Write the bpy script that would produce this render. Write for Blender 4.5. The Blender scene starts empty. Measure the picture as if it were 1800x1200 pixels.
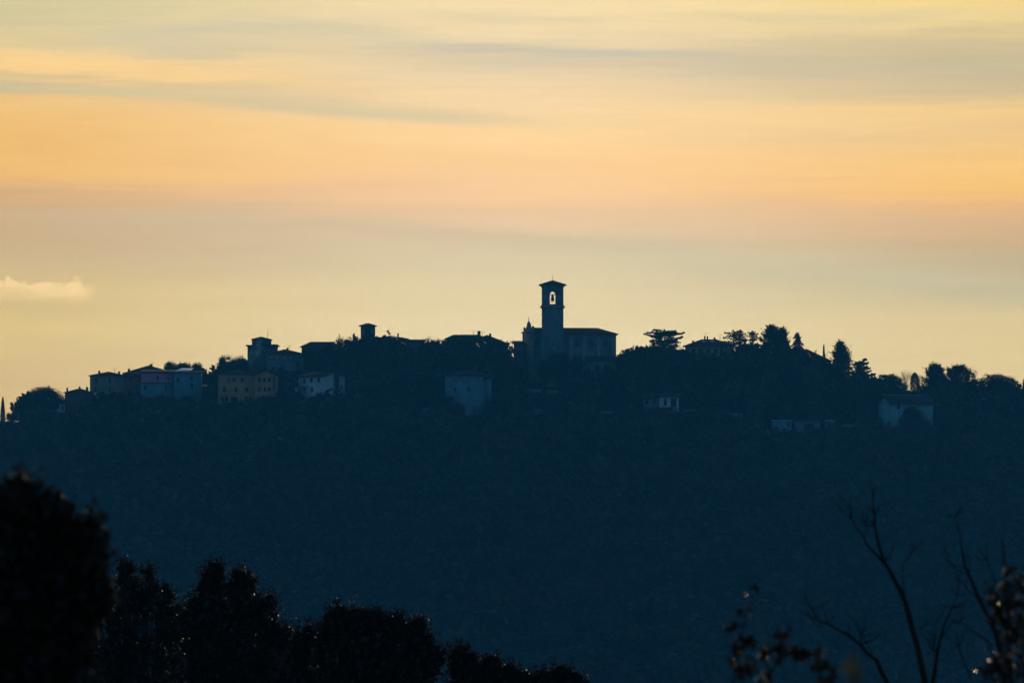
import bpy, math, random
import numpy as np
from mathutils import Vector

# ------------------------------------------------------------------ camera, world, sun, exposure
scn = bpy.context.scene
COL = scn.collection
K = 1e-4                                    # radians per photograph pixel (200 mm lens)
PITCH = math.atan(260 * K)
CP, SP = math.cos(PITCH), math.sin(PITCH)
SIGMA = 2.9e-4                              # haze density per metre
HAZE_TOP, HAZE_FAR = 64.0, 1990.0

cam_d = bpy.data.cameras.new('camera'); cam = bpy.data.objects.new('camera', cam_d); COL.objects.link(cam)
cam.location = (0, 0, 0); cam.rotation_euler = (math.radians(90) + PITCH, 0, 0)
cam_d.sensor_width = 36; cam_d.lens = 200; cam_d.clip_start = 0.5; cam_d.clip_end = 6000
cam_d.dof.use_dof = True; cam_d.dof.focus_distance = 1450; cam_d.dof.aperture_fstop = 11
scn.camera = cam
scn.view_settings.view_transform = 'Standard'; scn.view_settings.look = 'None'
scn.view_settings.gamma = 1; scn.view_settings.exposure = 0; scn.view_settings.use_curve_mapping = False
scn.cycles.use_denoising = True
scn.cycles.volume_bounces = 0; scn.cycles.max_bounces = 5; scn.cycles.diffuse_bounces = 2
scn.cycles.glossy_bounces = 2; scn.cycles.transmission_bounces = 2; scn.cycles.transparent_max_bounces = 4

SUN_EL, SUN_AZ = math.radians(8.0), math.radians(9.0)    # azimuth from +Y towards +X
NISHITA_STRENGTH = 0.11
SUN_STRENGTH = 1.0
HAZE_COLOR = (0.04, 0.335, 0.585)

def lin(c):
    c = np.asarray(c, float) / 255.0
    return np.where(c <= 0.04045, c / 12.92, ((c + 0.055) / 1.055) ** 2.4)

sun_d = bpy.data.lights.new('sun', 'SUN'); sun = bpy.data.objects.new('sun', sun_d); COL.objects.link(sun)
sun_d.energy = SUN_STRENGTH; sun_d.color = (1.0, 0.72, 0.42); sun_d.angle = math.radians(3.0)
sd = Vector((math.sin(SUN_AZ) * math.cos(SUN_EL), math.cos(SUN_AZ) * math.cos(SUN_EL), math.sin(SUN_EL)))
sun.rotation_euler = sd.to_track_quat('Z', 'Y').to_euler(); sun.location = (0, 0, 40)

world = bpy.data.worlds.new('World'); scn.world = world; world.use_nodes = True
NT = world.node_tree; NT.nodes.clear()
class NB:                                   # small helper to write node maths
    def __init__(s, nt): s.nt = nt
    def m(s, op, *a, clamp=False):
        n = s.nt.nodes.new('ShaderNodeMath'); n.operation = op; n.use_clamp = clamp
        for i, v in enumerate(a):
            if isinstance(v, (int, float)): n.inputs[i].default_value = v
            else: s.nt.links.new(v, n.inputs[i])
        return n.outputs[0]
    def comb(s, x, y, z=0.0):
        n = s.nt.nodes.new('ShaderNodeCombineXYZ')
        for i, v in enumerate((x, y, z)):
            if isinstance(v, (int, float)): n.inputs[i].default_value = v
            else: s.nt.links.new(v, n.inputs[i])
        return n.outputs[0]
    def noise(s, vec, scale, detail=4, rough=0.5, dist=0.0):
        n = s.nt.nodes.new('ShaderNodeTexNoise'); n.inputs['Scale'].default_value = scale
        n.inputs['Detail'].default_value = detail; n.inputs['Roughness'].default_value = rough
        n.inputs['Distortion'].default_value = dist
        s.nt.links.new(vec, n.inputs['Vector']); return n.outputs[0]
    def smooth(s, v, a, b):
        n = s.nt.nodes.new('ShaderNodeMapRange'); n.interpolation_type = 'SMOOTHSTEP'
        n.inputs['From Min'].default_value = a; n.inputs['From Max'].default_value = b
        s.nt.links.new(v, n.inputs['Value']); return n.outputs[0]
    def mix(s, f, a, b, blend='MIX'):
        n = s.nt.nodes.new('ShaderNodeMix'); n.data_type = 'RGBA'; n.blend_type = blend; n.clamp_factor = True
        for i, v in ((0, f), (6, a), (7, b)):
            if isinstance(v, (int, float)): n.inputs[i].default_value = v
            elif isinstance(v, (tuple, list, np.ndarray)): n.inputs[i].default_value = (*[float(q) for q in v], 1.0)
            else: s.nt.links.new(v, n.inputs[i])
        return n.outputs[2]
    def ramp(s, v, stops):
        n = s.nt.nodes.new('ShaderNodeValToRGB'); cr = n.color_ramp; cr.interpolation = 'EASE' if False else 'LINEAR'
        while len(cr.elements) > 1: cr.elements.remove(cr.elements[-1])
        cr.elements[0].position = stops[0][0]; cr.elements[0].color = (*stops[0][1], 1)
        for p, c in stops[1:]:
            e = cr.elements.new(p); e.color = (*c, 1)
        s.nt.links.new(v, n.inputs[0]); return n.outputs[0]

def build_world():
    b = NB(NT); new, L = NT.nodes.new, NT.links.new
    tc = new('ShaderNodeTexCoord'); sep = new('ShaderNodeSeparateXYZ'); L(tc.outputs['Generated'], sep.inputs[0])
    x, y, z = sep.outputs
    az = b.m('ARCTAN2', x, y)                               # 0 straight over the village
    el = b.m('ARCSINE', z)
    # haze the sky is seen through, so that it can be exposed for
    def haze_T(row):
        e = max((860 - row) * K, 1e-3); return math.exp(-SIGMA * min(HAZE_FAR, HAZE_TOP / e))
    def stops(tab):
        out = []
        for row, c in sorted(tab.items(), reverse=True):
            T = haze_T(row); Lt = (lin(c) - np.array((0.002, .012, .022)) * (1 - T) / .4) / T
            out.append(((860 - row) / 920.0, tuple(float(q) for q in Lt * 0.5)))
        return out
    LEFT = {-60:(212,201,157), 0:(211,201,156), 50:(213,199,154), 82:(226,203,151), 100:(246,208,142), 118:(245,205,138), 136:(210,188,142),
            155:(212,189,142), 176:(240,196,128), 210:(240,191,118), 260:(238,187,114), 300:(239,189,116), 322:(233,184,122),
            334:(216,174,126), 370:(208,172,128), 420:(202,172,132), 455:(203,177,136), 500:(215,188,134), 560:(221,194,132),
            650:(212,184,132), 740:(212,184,134), 858:(208,180,134)}
    MID = {-60:(244,221,174), 0:(246,221,172), 45:(243,219,173), 90:(231,210,171), 130:(240,213,170), 165:(248,216,168), 230:(254,216,158),
           290:(253,208,150), 330:(250,205,155), 360:(238,200,158), 400:(230,202,164), 440:(219,201,164), 480:(221,204,164),
           530:(228,208,165), 600:(230,212,168), 740:(228,210,166), 858:(222,204,164)}
    RIGHT = {-60:(244,216,150), 0:(244,214,142), 40:(234,208,148), 80:(210,190,146), 130:(202,185,147), 165:(210,189,146), 195:(243,205,140),
             230:(237,199,140), 280:(248,200,127), 330:(248,195,118), 355:(239,188,126), 385:(219,180,136), 430:(204,175,136),
             470:(197,179,143), 510:(197,184,147), 560:(218,198,148), 620:(222,200,148), 740:(220,198,148), 858:(214,192,148)}
    # streaky cirrus: noise stretched along the horizon bends and feathers the bands
    nv = b.comb(b.m('MULTIPLY', az, 9.0), b.m('MULTIPLY', el, 95.0), 0.3)
    n1 = b.noise(nv, 1.0, 6, 0.55, 0.6)
    nv2 = b.comb(b.m('MULTIPLY', az, 26.0), b.m('MULTIPLY', el, 420.0), 4.1)
    n2 = b.noise(nv2, 1.0, 5, 0.6, 0.4)
    nv3 = b.comb(b.m('ADD', b.m('MULTIPLY', az, 60.0), b.m('MULTIPLY', el, 90.0)), b.m('MULTIPLY', el, 1300.0), 7.7)
    n3 = b.noise(nv3, 1.0, 6, 0.65, 0.8)
    warp = b.m('ADD', b.m('MULTIPLY', b.m('SUBTRACT', n1, .5), 0.0085), b.m('MULTIPLY', b.m('SUBTRACT', n2, .5), 0.0028))
    e2 = b.m('ADD', el, warp)
    f = b.m('DIVIDE', e2, 920 * K, clamp=True)
    cl, cm, cr_ = b.ramp(f, stops(LEFT)), b.ramp(f, stops(MID)), b.ramp(f, stops(RIGHT))
    c = b.mix(b.smooth(az, -.10, .004), cl, cm); c = b.mix(b.smooth(az, .0, .098), c, cr_)
    row = b.m('SUBTRACT', 860.0, b.m('DIVIDE', e2, K)); px = b.m('ADD', 900.0, b.m('DIVIDE', az, K))
    def streak(c, pts, sig, x0, x1, x2, x3, col, amt):
        # a soft grey band following a bent line (px,row), fading in x0..x1 and out x2..x3
        ln = None
        (xa, ra), (xb, rb), (xc, rc) = pts
        s1, s2 = (rb - ra) / (xb - xa), (rc - rb) / (xc - xb)
        ln = b.m('ADD', b.m('ADD', ra, b.m('MULTIPLY', b.m('SUBTRACT', px, xa), s1)),
                 b.m('MULTIPLY', b.m('MAXIMUM', b.m('SUBTRACT', px, xb), 0.0), s2 - s1))
        d = b.m('DIVIDE', b.m('SUBTRACT', row, ln), sig)
        g = b.m('POWER', 2.718, b.m('MULTIPLY', b.m('MULTIPLY', d, d), -1.0))
        g = b.m('MULTIPLY', g, b.m('MULTIPLY', b.smooth(px, x0, x1), b.m('SUBTRACT', 1.0, b.smooth(px, x2, x3))))
        g = b.m('MULTIPLY', g, b.m('MULTIPLY', b.m('ADD', .35, b.m('MULTIPLY', n2, 1.3)), amt), clamp=True)
        rowc = sum(p[1] for p in pts) / 3
        return b.mix(g, c, tuple(lin(col) * 0.5 / haze_T(rowc)))
    c = streak(c, [(0, 106), (300, 124), (700, 156)], 15, -900, 100, 420, 760, (251, 210, 143), .75)
    c = streak(c, [(0, 142), (450, 171), (900, 212)], 13, -900, 150, 450, 900, (208, 192, 149), .52)
    c = streak(c, [(350, 166), (700, 188), (1000, 218)], 18, 250, 600, 780, 1080, (214, 197, 158), .6)
    c = streak(c, [(200, 90), (380, 89), (600, 84)], 9, 180, 320, 380, 560, (198, 190, 165), .45)
    c = streak(c, [(600, 80), (850, 84), (1050, 94)], 11, 620, 860, 930, 1080, (190, 188, 173), .62)
    c = streak(c, [(900, 94), (1120, 100), (1400, 112)], 10, 900, 1080, 1160, 1380, (188, 188, 174), .62)
    c = streak(c, [(600, 92), (900, 108), (1350, 124)], 24, 450, 860, 1300, 1800, (208, 194, 164), .55)
    c = streak(c, [(1200, 118), (1500, 112), (1800, 108)], 26, 1150, 1420, 1700, 2300, (200, 186, 152), .5)
    c = streak(c, [(200, 75), (400, 60), (700, 66)], 16, 0, 300, 500, 850, (206, 197, 166), .6)
    c = streak(c, [(650, 30), (900, 24), (1150, 34)], 9, 650, 850, 950, 1150, (222, 206, 168), .6)
    c = streak(c, [(1150, 10), (1500, 36), (1800, 10)], 10, 1100, 1350, 1550, 1750, (218, 202, 160), .5)
    c = streak(c, [(0, 395), (600, 398), (1100, 432)], 22, -400, 300, 900, 1500, (205, 183, 150), .5)
    c = streak(c, [(900, 430), (1300, 470), (1800, 512)], 24, 800, 1200, 1800, 2600, (204, 193, 158), .55)
    c = streak(c, [(900, 240), (1250, 236), (1800, 240)], 9, 1000, 1250, 1500, 1900, (226, 196, 150), .2)
    # low cumulus scrap on the left
    nc = b.noise(b.comb(b.m('MULTIPLY', px, .034), b.m('MULTIPLY', row, .075), 2.9), 1.0, 7, .62, .5)
    dx = b.m('DIVIDE', b.m('SUBTRACT', px, 60.0), 115.0)
    top = b.m('ADD', 486.0, b.m('MULTIPLY', b.m('ABSOLUTE', b.m('SUBTRACT', px, 20.0)), .09))
    body = b.m('MULTIPLY', b.smooth(b.m('SUBTRACT', b.m('ADD', row, b.m('MULTIPLY', b.m('SUBTRACT', nc, .5), 46.0)), top), -2.0, 4.0),
               b.m('SUBTRACT', 1.0, b.smooth(b.m('SUBTRACT', row, top), 8.0, 34.0)))
    body = b.m('MULTIPLY', body, b.m('SUBTRACT', 1.0, b.smooth(b.m('MULTIPLY', dx, dx), .45, 1.0)))
    body = b.m('MULTIPLY', body, b.m('ADD', .35, b.m('MULTIPLY', nc, .9)))
    c = b.mix(b.m('MULTIPLY', body, .8, clamp=True), c, tuple(lin((254, 218, 152)) * .5 / haze_T(500)))
    # fine feathering
    lum = b.m('ADD', 1.0, b.m('ADD', b.m('MULTIPLY', b.m('SUBTRACT', n2, .5), .14), b.m('MULTIPLY', b.m('SUBTRACT', n3, .5), b.m('ADD', .08, b.m('MULTIPLY', b.smooth(el, .045, .085), .12)))))
    c = b.mix(1.0, c, b.comb(lum, lum, lum), 'MULTIPLY')
    sky = new('ShaderNodeTexSky'); sky.sky_type = 'NISHITA'; sky.sun_disc = False
    sky.sun_elevation = SUN_EL; sky.sun_rotation = SUN_AZ
    sky.air_density = 1.0; sky.dust_density = 0.6; sky.ozone_density = 5.0
    bg1 = new('ShaderNodeBackground'); L(sky.outputs[0], bg1.inputs[0]); bg1.inputs[1].default_value = NISHITA_STRENGTH
    bg2 = new('ShaderNodeBackground'); L(c, bg2.inputs[0]); bg2.inputs[1].default_value = 2.0
    # the lit veil of cirrus covers the sunset side and thins out upward and sideways
    side = b.m('SUBTRACT', 1.0, b.smooth(b.m('ABSOLUTE', az), .25, 1.25))
    upf = b.m('SUBTRACT', 1.0, b.smooth(el, .10, .42))
    mx = new('ShaderNodeMixShader'); L(b.m('MULTIPLY', side, upf), mx.inputs[0])
    L(bg1.outputs[0], mx.inputs[1]); L(bg2.outputs[0], mx.inputs[2])
    out = new('ShaderNodeOutputWorld'); L(mx.outputs[0], out.inputs[0])
build_world()

# ------------------------------------------------------------------ helpers
def P(px, row, y):
    """point at distance y that the lens sees at photograph pixel (px,row)"""
    u, v = (px - 900) * K, (600 - row) * K
    t = y / (CP - v * SP)
    return np.array((u * t, y, (SP + v * CP) * t))
def proj(x, y, z):
    d = y * CP + z * SP
    return 900 + x / d / K, 600 - (z * CP - y * SP) / d / K

class MB:
    """collects geometry into one mesh"""
    def __init__(s): s.v, s.f, s.mi, s.n = [], [], [], 0
    def add(s, v, f, mi=0):
        v = np.asarray(v, float).reshape(-1, 3)
        groups = {}
        if isinstance(f, np.ndarray): groups[f.shape[1]] = f
        else:
            for q in f: groups.setdefault(len(q), []).append(q)
        for k, g in groups.items():
            s.f.append(np.asarray(g, np.int64) + s.n); s.mi.append(mi)
        s.v.append(v); s.n += len(v)
    def box(s, x0, x1, y0, y1, z0, z1, mi=0):
        v = [(x, y, z) for z in (z0, z1) for y in (y0, y1) for x in (x0, x1)]
        s.add(v, [(0, 2, 3, 1), (4, 5, 7, 6), (0, 1, 5, 4), (2, 6, 7, 3), (0, 4, 6, 2), (1, 3, 7, 5)], mi)
    def prism(s, poly, axis, a, c, mi=0):
        """extrude a 2-D polygon along an axis from a to c"""
        n = len(poly); mk = {'x': lambda p, q, t: (t, p, q), 'y': lambda p, q, t: (p, t, q), 'z': lambda p, q, t: (p, q, t)}[axis]
        v = [mk(p, q, a) for p, q in poly] + [mk(p, q, c) for p, q in poly]
        s.add(v, [tuple(range(n))[::-1], tuple(range(n, 2 * n))] + [(i, (i + 1) % n, n + (i + 1) % n, n + i) for i in range(n)], mi)
    def slab(s, v, faces, t, mi=0):
        """top faces thickened downward by t"""
        v = np.asarray(v, float); n = len(v); w = v - (0, 0, t)
        ed = {}
        for q in faces:
            for a, c in zip(q, q[1:] + q[:1]): ed[(a, c)] = 1
        sides = [(c, a, a + n, c + n) for (a, c) in ed if (c, a) not in ed]
        s.add(np.vstack((v, w)), [tuple(q) for q in faces] + [tuple(i + n for i in q[::-1]) for q in faces] + sides, mi)
    def tube(s, pts, rad, n=6, mi=0):
        pts = np.asarray(pts, float); m = len(pts); rad = np.broadcast_to(rad, (m,))
        rings = []
        for i in range(m):
            d = pts[min(i + 1, m - 1)] - pts[max(i - 1, 0)]; d /= np.linalg.norm(d) + 1e-9
            a = np.cross(d, (0.31, 0.87, 0.2)); a /= np.linalg.norm(a) + 1e-9; c = np.cross(d, a)
            th = np.arange(n) * 2 * math.pi / n
            rings.append(pts[i] + rad[i] * (np.cos(th)[:, None] * a + np.sin(th)[:, None] * c))
        f = [(i * n + j, i * n + (j + 1) % n, (i + 1) * n + (j + 1) % n, (i + 1) * n + j) for i in range(m - 1) for j in range(n)]
        f += [tuple(range(n))[::-1], tuple(range((m - 1) * n, m * n))]
        s.add(np.vstack(rings), f, mi)
    def lathe(s, prof, c, n=12, mi=0):
        v = [(c[0] + r * math.cos(2 * math.pi * j / n), c[1] + r * math.sin(2 * math.pi * j / n), c[2] + z) for r, z in prof for j in range(n)]
        m = len(prof)
        f = [(i * n + j, i * n + (j + 1) % n, (i + 1) * n + (j + 1) % n, (i + 1) * n + j) for i in range(m - 1) for j in range(n)]
        f += [tuple(range(n))[::-1], tuple(range((m - 1) * n, m * n))]
        s.add(v, f, mi)
    def leaves(s, c, size, aspect, rng, t=None, mi=0):
        """diamond leaf for every centre; t = preferred long axis"""
        c = np.asarray(c, float); n = len(c)
        a = rng.normal(size=(n, 3)) if t is None else t + rng.normal(size=(n, 3)) * .45
        a /= np.linalg.norm(a, axis=1)[:, None] + 1e-9
        q = np.cross(a, rng.normal(size=(n, 3))); q /= np.linalg.norm(q, axis=1)[:, None] + 1e-9
        sz = size * rng.uniform(.6, 1.3, (n, 1)); a = a * sz * .5; q = q * sz * .5 * aspect
        v = np.stack((c - a, c + q, c + a, c - q), 1).reshape(-1, 3)
        s.add(v, np.arange(4 * n).reshape(n, 4), mi)
    def mesh(s, name, mats, smooth=False):
        me = bpy.data.meshes.new(name)
        if s.n:
            v = np.vstack(s.v); me.vertices.add(len(v)); me.vertices.foreach_set('co', v.ravel())
            tot = [np.full(len(g), g.shape[1]) for g in s.f]; tot = np.concatenate(tot)
            loops = np.concatenate([g.ravel() for g in s.f])
            me.loops.add(len(loops)); me.loops.foreach_set('vertex_index', loops.astype(np.int32))
            me.polygons.add(len(tot)); st = np.concatenate(([0], np.cumsum(tot)[:-1]))
            me.polygons.foreach_set('loop_start', st.astype(np.int32))
            mi = np.concatenate([np.full(len(g), k) for g, k in zip(s.f, s.mi)])
            me.polygons.foreach_set('material_index', mi.astype(np.int32))
            if smooth: me.polygons.foreach_set('use_smooth', np.ones(len(tot), bool))
            me.update(calc_edges=True)
        for q in (mats if isinstance(mats, (list, tuple)) else [mats]): me.materials.append(q)
        return me
    def build(s, name, mats, parent=None, loc=None, smooth=False, **props):
        return obj(name, s.mesh(name, mats, smooth), parent, loc, **props)

def obj(name, me, parent=None, loc=None, **props):
    o = bpy.data.objects.new(name, me); COL.objects.link(o)
    if parent is not None: o.parent = parent
    if loc is not None: o.location = [float(q) for q in loc]
    for k, v in props.items(): o[k] = v
    return o
def thing(name, label, cat, loc=(0, 0, 0), rz=0.0, group=None):
    o = obj(name, None, None, loc); o.rotation_euler = (0, 0, rz); o['label'] = label; o['category'] = cat
    if group: o['group'] = group
    return o

# ------------------------------------------------------------------ materials
def material(name, col, rough=.85, var=.25, scale=1.0, spec=.25, trans=0.0, col2=None, metal=0.0, bump=0.0):
    m = bpy.data.materials.new(name); m.use_nodes = True; nt = m.node_tree; b = NB(nt)
    bs = nt.nodes['Principled BSDF']; out = nt.nodes['Material Output']
    tc = nt.nodes.new('ShaderNodeTexCoord')
    n = b.noise(tc.outputs['Object'], scale, 5, .6, .2)
    c2 = col2 if col2 is not None else tuple(q * (1 - var) for q in col)
    c = b.mix(b.smooth(n, .32, .68), c2, tuple(min(1, q * (1 + var * .5)) for q in col))
    nt.links.new(c, bs.inputs['Base Color'])
    bs.inputs['Roughness'].default_value = rough; bs.inputs['Specular IOR Level'].default_value = spec
    bs.inputs['Metallic'].default_value = metal
    if bump:
        bp = nt.nodes.new('ShaderNodeBump'); bp.inputs['Strength'].default_value = bump
        nt.links.new(n, bp.inputs['Height']); nt.links.new(bp.outputs[0], bs.inputs['Normal'])
    if trans:
        tr = nt.nodes.new('ShaderNodeBsdfTranslucent'); tr.inputs[0].default_value = (col[0] * 1.8, col[1] * 1.6, col[2] * .8, 1)
        mx = nt.nodes.new('ShaderNodeMixShader'); mx.inputs[0].default_value = trans
        nt.links.new(bs.outputs[0], mx.inputs[1]); nt.links.new(tr.outputs[0], mx.inputs[2]); nt.links.new(mx.outputs[0], out.inputs[0])
    return m
def wall_material(name, col, stain=.35, scale=.35, bump=.15):
    """plaster or stone with patchy weathering and vertical streaks"""
    m = bpy.data.materials.new(name); m.use_nodes = True; nt = m.node_tree; b = NB(nt); bs = nt.nodes['Principled BSDF']
    tc = nt.nodes.new('ShaderNodeTexCoord'); mp = nt.nodes.new('ShaderNodeMapping'); mp.inputs['Scale'].default_value = (1.2, 1.2, .18)
    nt.links.new(tc.outputs['Object'], mp.inputs[0])
    n1 = b.noise(tc.outputs['Object'], scale, 6, .6, .4); n2 = b.noise(mp.outputs[0], 1.0, 5, .65)
    f = b.smooth(b.m('ADD', b.m('MULTIPLY', n1, .6), b.m('MULTIPLY', n2, .4)), .38, .64)
    nt.links.new(b.mix(f, tuple(q * (1 - stain) for q in col), col), bs.inputs['Base Color'])
    bs.inputs['Roughness'].default_value = .92; bs.inputs['Specular IOR Level'].default_value = .15
    bp = nt.nodes.new('ShaderNodeBump'); bp.inputs['Strength'].default_value = bump; n3 = b.noise(tc.outputs['Object'], 6.0, 4)
    nt.links.new(n3, bp.inputs['Height']); nt.links.new(bp.outputs[0], bs.inputs['Normal'])
    return m
M = dict(
    cream=wall_material('cream_plaster', (.33, .30, .21)), ochre=wall_material('orange_plaster', (.60, .31, .13), .25),
    pink=wall_material('pink_plaster', (.80, .24, .38), .25), red=wall_material('dusky_red_plaster', (.22, .10, .09)),
    white=wall_material('white_plaster', (.60, .70, .66), .25), barn=wall_material('barn_render', (.27, .50, .50), .25), grey=wall_material('grey_render', (.24, .25, .25)),
    stone=wall_material('sandstone', (.18, .27, .27), .4, .5), darkstone=wall_material('old_stone', (.13, .13, .12), .4, .5),
    bluegrey=wall_material('blue_grey_render', (.16, .36, .40), .3), mauve=wall_material('mauve_plaster', (.27, .23, .28)),
    tile=material('terracotta_tile', (.11, .052, .04), .9, .45, .8), tile2=material('old_roof_tile', (.06, .052, .046), .9, .45, .8),
    brick=material('chimney_brick', (.12, .08, .06), .9, .4, 1.5), trim=material('stone_trim', (.3, .29, .26), .9, .3, 1.0),
    glass=material('dark_glass', (.012, .014, .016), .25, .2, 1.0, .5), frame=material('window_frame', (.10, .09, .08), .7, .3, 2.0),
    skypale=material('pale_sky_tone', (.42, .42, .38), .8, .2, 2.0), dark=material('dark_opening', (.015, .015, .015), .9),  # pale colour paints in sky mirrored by panes and seen through slits
    panel=material('bright_sheet_roof', (.78, .84, .86), .35, .1, .6, .6, metal=.35), metal=material('grey_metal', (.12, .12, .13), .5, .2, 3.0, .4, metal=.4),
    bronze=material('bell_bronze', (.06, .05, .03), .5, .3, 2.0, .4, metal=.6), wood=material('weathered_wood', (.08, .055, .035), .9, .4, 2.0),
    shutter=material('shutter_paint', (.05, .06, .055), .8, .3, 2.0), bark=material('bark', (.06, .048, .036), .95, .4, 3.0),
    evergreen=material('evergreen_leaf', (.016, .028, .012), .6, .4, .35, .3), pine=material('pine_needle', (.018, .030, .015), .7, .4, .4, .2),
    olive=material('olive_leaf', (.05, .056, .03), .6, .4, .3, .3), decid=material('hazed_winter_twigs', (.095, .072, .058), .9, .35, .2, .1),
    scrub=material('hazed_scrub_leaf', (.062, .066, .048), .75, .35, .15, .2), russet=material('hazed_russet_leaf', (.10, .062, .05), .85, .35, .2, .1),  # winter twigs, scrub and russet lightened to stand in for haze
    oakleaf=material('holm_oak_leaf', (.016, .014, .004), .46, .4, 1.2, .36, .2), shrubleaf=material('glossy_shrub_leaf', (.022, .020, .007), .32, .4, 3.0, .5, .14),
    paleleaf=material('backlit_pale_leaf', (.10, .10, .045), .4, .3, 3.0, .5, .35), twig=material('bare_twig', (.035, .028, .022), .9, .3, 3.0, .15), tyre=material('tyre_rubber', (.012, .012, .012), .9),
    silver=material('silver_car_paint', (.40, .43, .46), .3, .05, 1.0, .5, metal=.2), asphalt=material('worn_asphalt', (.05, .05, .05), .9, .3, .5),
    concrete=material('pale_concrete', (.34, .34, .32), .9, .3, .6))
def emission(name, col, st):
    m = bpy.data.materials.new(name); m.use_nodes = True; bs = m.node_tree.nodes['Principled BSDF']
    bs.inputs['Base Color'].default_value = (.8, .8, .8, 1)
    bs.inputs['Emission Color'].default_value = (*col, 1); bs.inputs['Emission Strength'].default_value = st
    return m
M['lamp'] = emission('lamp_glow', (1, .95, .85), .55)

# ------------------------------------------------------------------ terrain
_crest = np.array([(-4500, 815), (-1200, 775), (0, 742), (100, 728), (200, 706), (300, 692), (400, 678), (480, 658), (560, 638), (640, 616), (720, 611),
                   (870, 614), (930, 636), (1080, 644), (1200, 642), (1300, 642), (1400, 660), (1500, 690), (1600, 704), (1700, 712), (1800, 720), (2800, 765), (6000, 815)], float)
_shelf = np.array([(-4500, 835), (-1200, 800), (0, 762), (200, 738), (400, 724), (600, 727), (800, 745), (1200, 745), (1400, 766), (1600, 776), (1800, 784), (2800, 810), (6000, 835)], float)
_val = np.array([(-80, -1.5), (0, -1.7), (10, -2.1), (20, -3.2), (45, -6.2), (85, -9.5), (170, -15), (300, -30), (500, -58), (700, -76), (850, -80), (960, -76)], float)
def _z(row, y): return ((860 - row) * K) * y
def ground(x, y):
    x = np.asarray(x, float); y = np.asarray(y, float); px = 900 + x / (K * np.maximum(y, 900))
    zc = _z(np.interp(px, _crest[:, 0], _crest[:, 1]), 1515.0); zs = _z(np.interp(px, _shelf[:, 0], _shelf[:, 1]), 1445.0)
    zv = np.interp(y, _val[:, 0], _val[:, 1]) + np.where(y > 250, 3.0 * np.sin(x * .011 + y * .004), .12 * np.sin(x * .6) + 0 * y)
    t1 = np.clip((y - 960) / (1445 - 960), 0, 1); t2 = np.clip((y - 1445) / 70.0, 0, 1); t3 = np.clip((y - 1545) / 380.0, 0, 1)
    slope = zv + (zs - zv) * (t1 ** 1.12)
    z = np.where(y < 960, zv, np.where(y < 1445, slope, zs + (zc - zs) * t2))
    z = np.where(y > 1545, zc + (-70.0 - zc) * (t3 * t3 * (3 - 2 * t3)), z)
    z = z + np.where((y > 960) & (y < 1440), 1.1 * np.sin(x * .045 + y * .02) * np.sin(y * .05), 0)
    return z
def g1(x, y): return float(ground(x, y))
def hit(px, row, y0=1300.0, y1=1530.0):
    """distance at which the ground shows at (px,row)"""
    ys = np.arange(y0, y1, .5)
    t = np.array([P(px, row, q) for q in ys])
    ok = np.nonzero(ground(t[:, 0], ys) >= t[:, 2])[0]
    return float(ys[ok[0]]) if len(ok) else y1

def build_ground():
    ys = np.unique(np.concatenate((np.arange(-70, 260, 6.), np.arange(260, 940, 20.), np.arange(940, 1560, 7.), np.arange(1560, 1960, 20.))))
    xs = np.unique(np.concatenate((np.arange(-600, -170, 25.), np.arange(-170, 170, 6.), np.arange(170, 601, 25.))))
    X, Y = np.meshgrid(xs, ys); Z = ground(X, Y); n, m = X.shape
    idx = np.arange(n * m).reshape(n, m)
    f = np.stack((idx[:-1, :-1], idx[:-1, 1:], idx[1:, 1:], idx[1:, :-1]), -1).reshape(-1, 4)
    b = MB(); b.add(np.stack((X, Y, Z), -1).reshape(-1, 3), f)
    mat = material('hill_ground', (.055, .052, .036), .95, .4, .03, .1, col2=(.030, .036, .020))
    b.build('ground', mat, smooth=True, kind='structure')
build_ground()

# ------------------------------------------------------------------ haze
def build_haze():
    b = MB(); b.box(-640, 640, -90, HAZE_FAR, -86, HAZE_TOP)
    m = bpy.data.materials.new('valley_haze'); m.use_nodes = True; nt = m.node_tree; nt.nodes.clear()
    v = nt.nodes.new('ShaderNodeVolumePrincipled'); v.inputs['Color'].default_value = (*HAZE_COLOR, 1); v.inputs['Density'].default_value = SIGMA
    v.inputs['Anisotropy'].default_value = 0.0
    o = nt.nodes.new('ShaderNodeOutputMaterial'); nt.links.new(v.outputs[0], o.inputs['Volume'])
    b.build('haze', m, kind='stuff')
build_haze()

# ------------------------------------------------------------------ buildings
KEEP = []                                   # what of each house must stay in view: (px0,px1,row0,row1,y)
def window_meshes():
    r = MB(); t = .12
    r.box(-.5, .5, -.06, .03, -.5, -.5 + t * .7); r.box(-.5, .5, -.06, .03, .5 - t * .7, .5)
    r.box(-.5, -.5 + t, -.06, .03, -.5 + t * .7, .5 - t * .7); r.box(.5 - t, .5, -.06, .03, -.5 + t * .7, .5 - t * .7)
    p = MB(); p.box(-.5 + t, .5 - t, -.02, .02, -.5 + t * .7, .5 - t * .7)
    return r, p
_wr, _wp = window_meshes()
WFRAME = {k: _wr.mesh('window', M[k]) for k in ('frame', 'trim')}
WPANE = {k: _wp.mesh('pane', M[k]) for k in ('glass', 'skypale', 'dark')}

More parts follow.
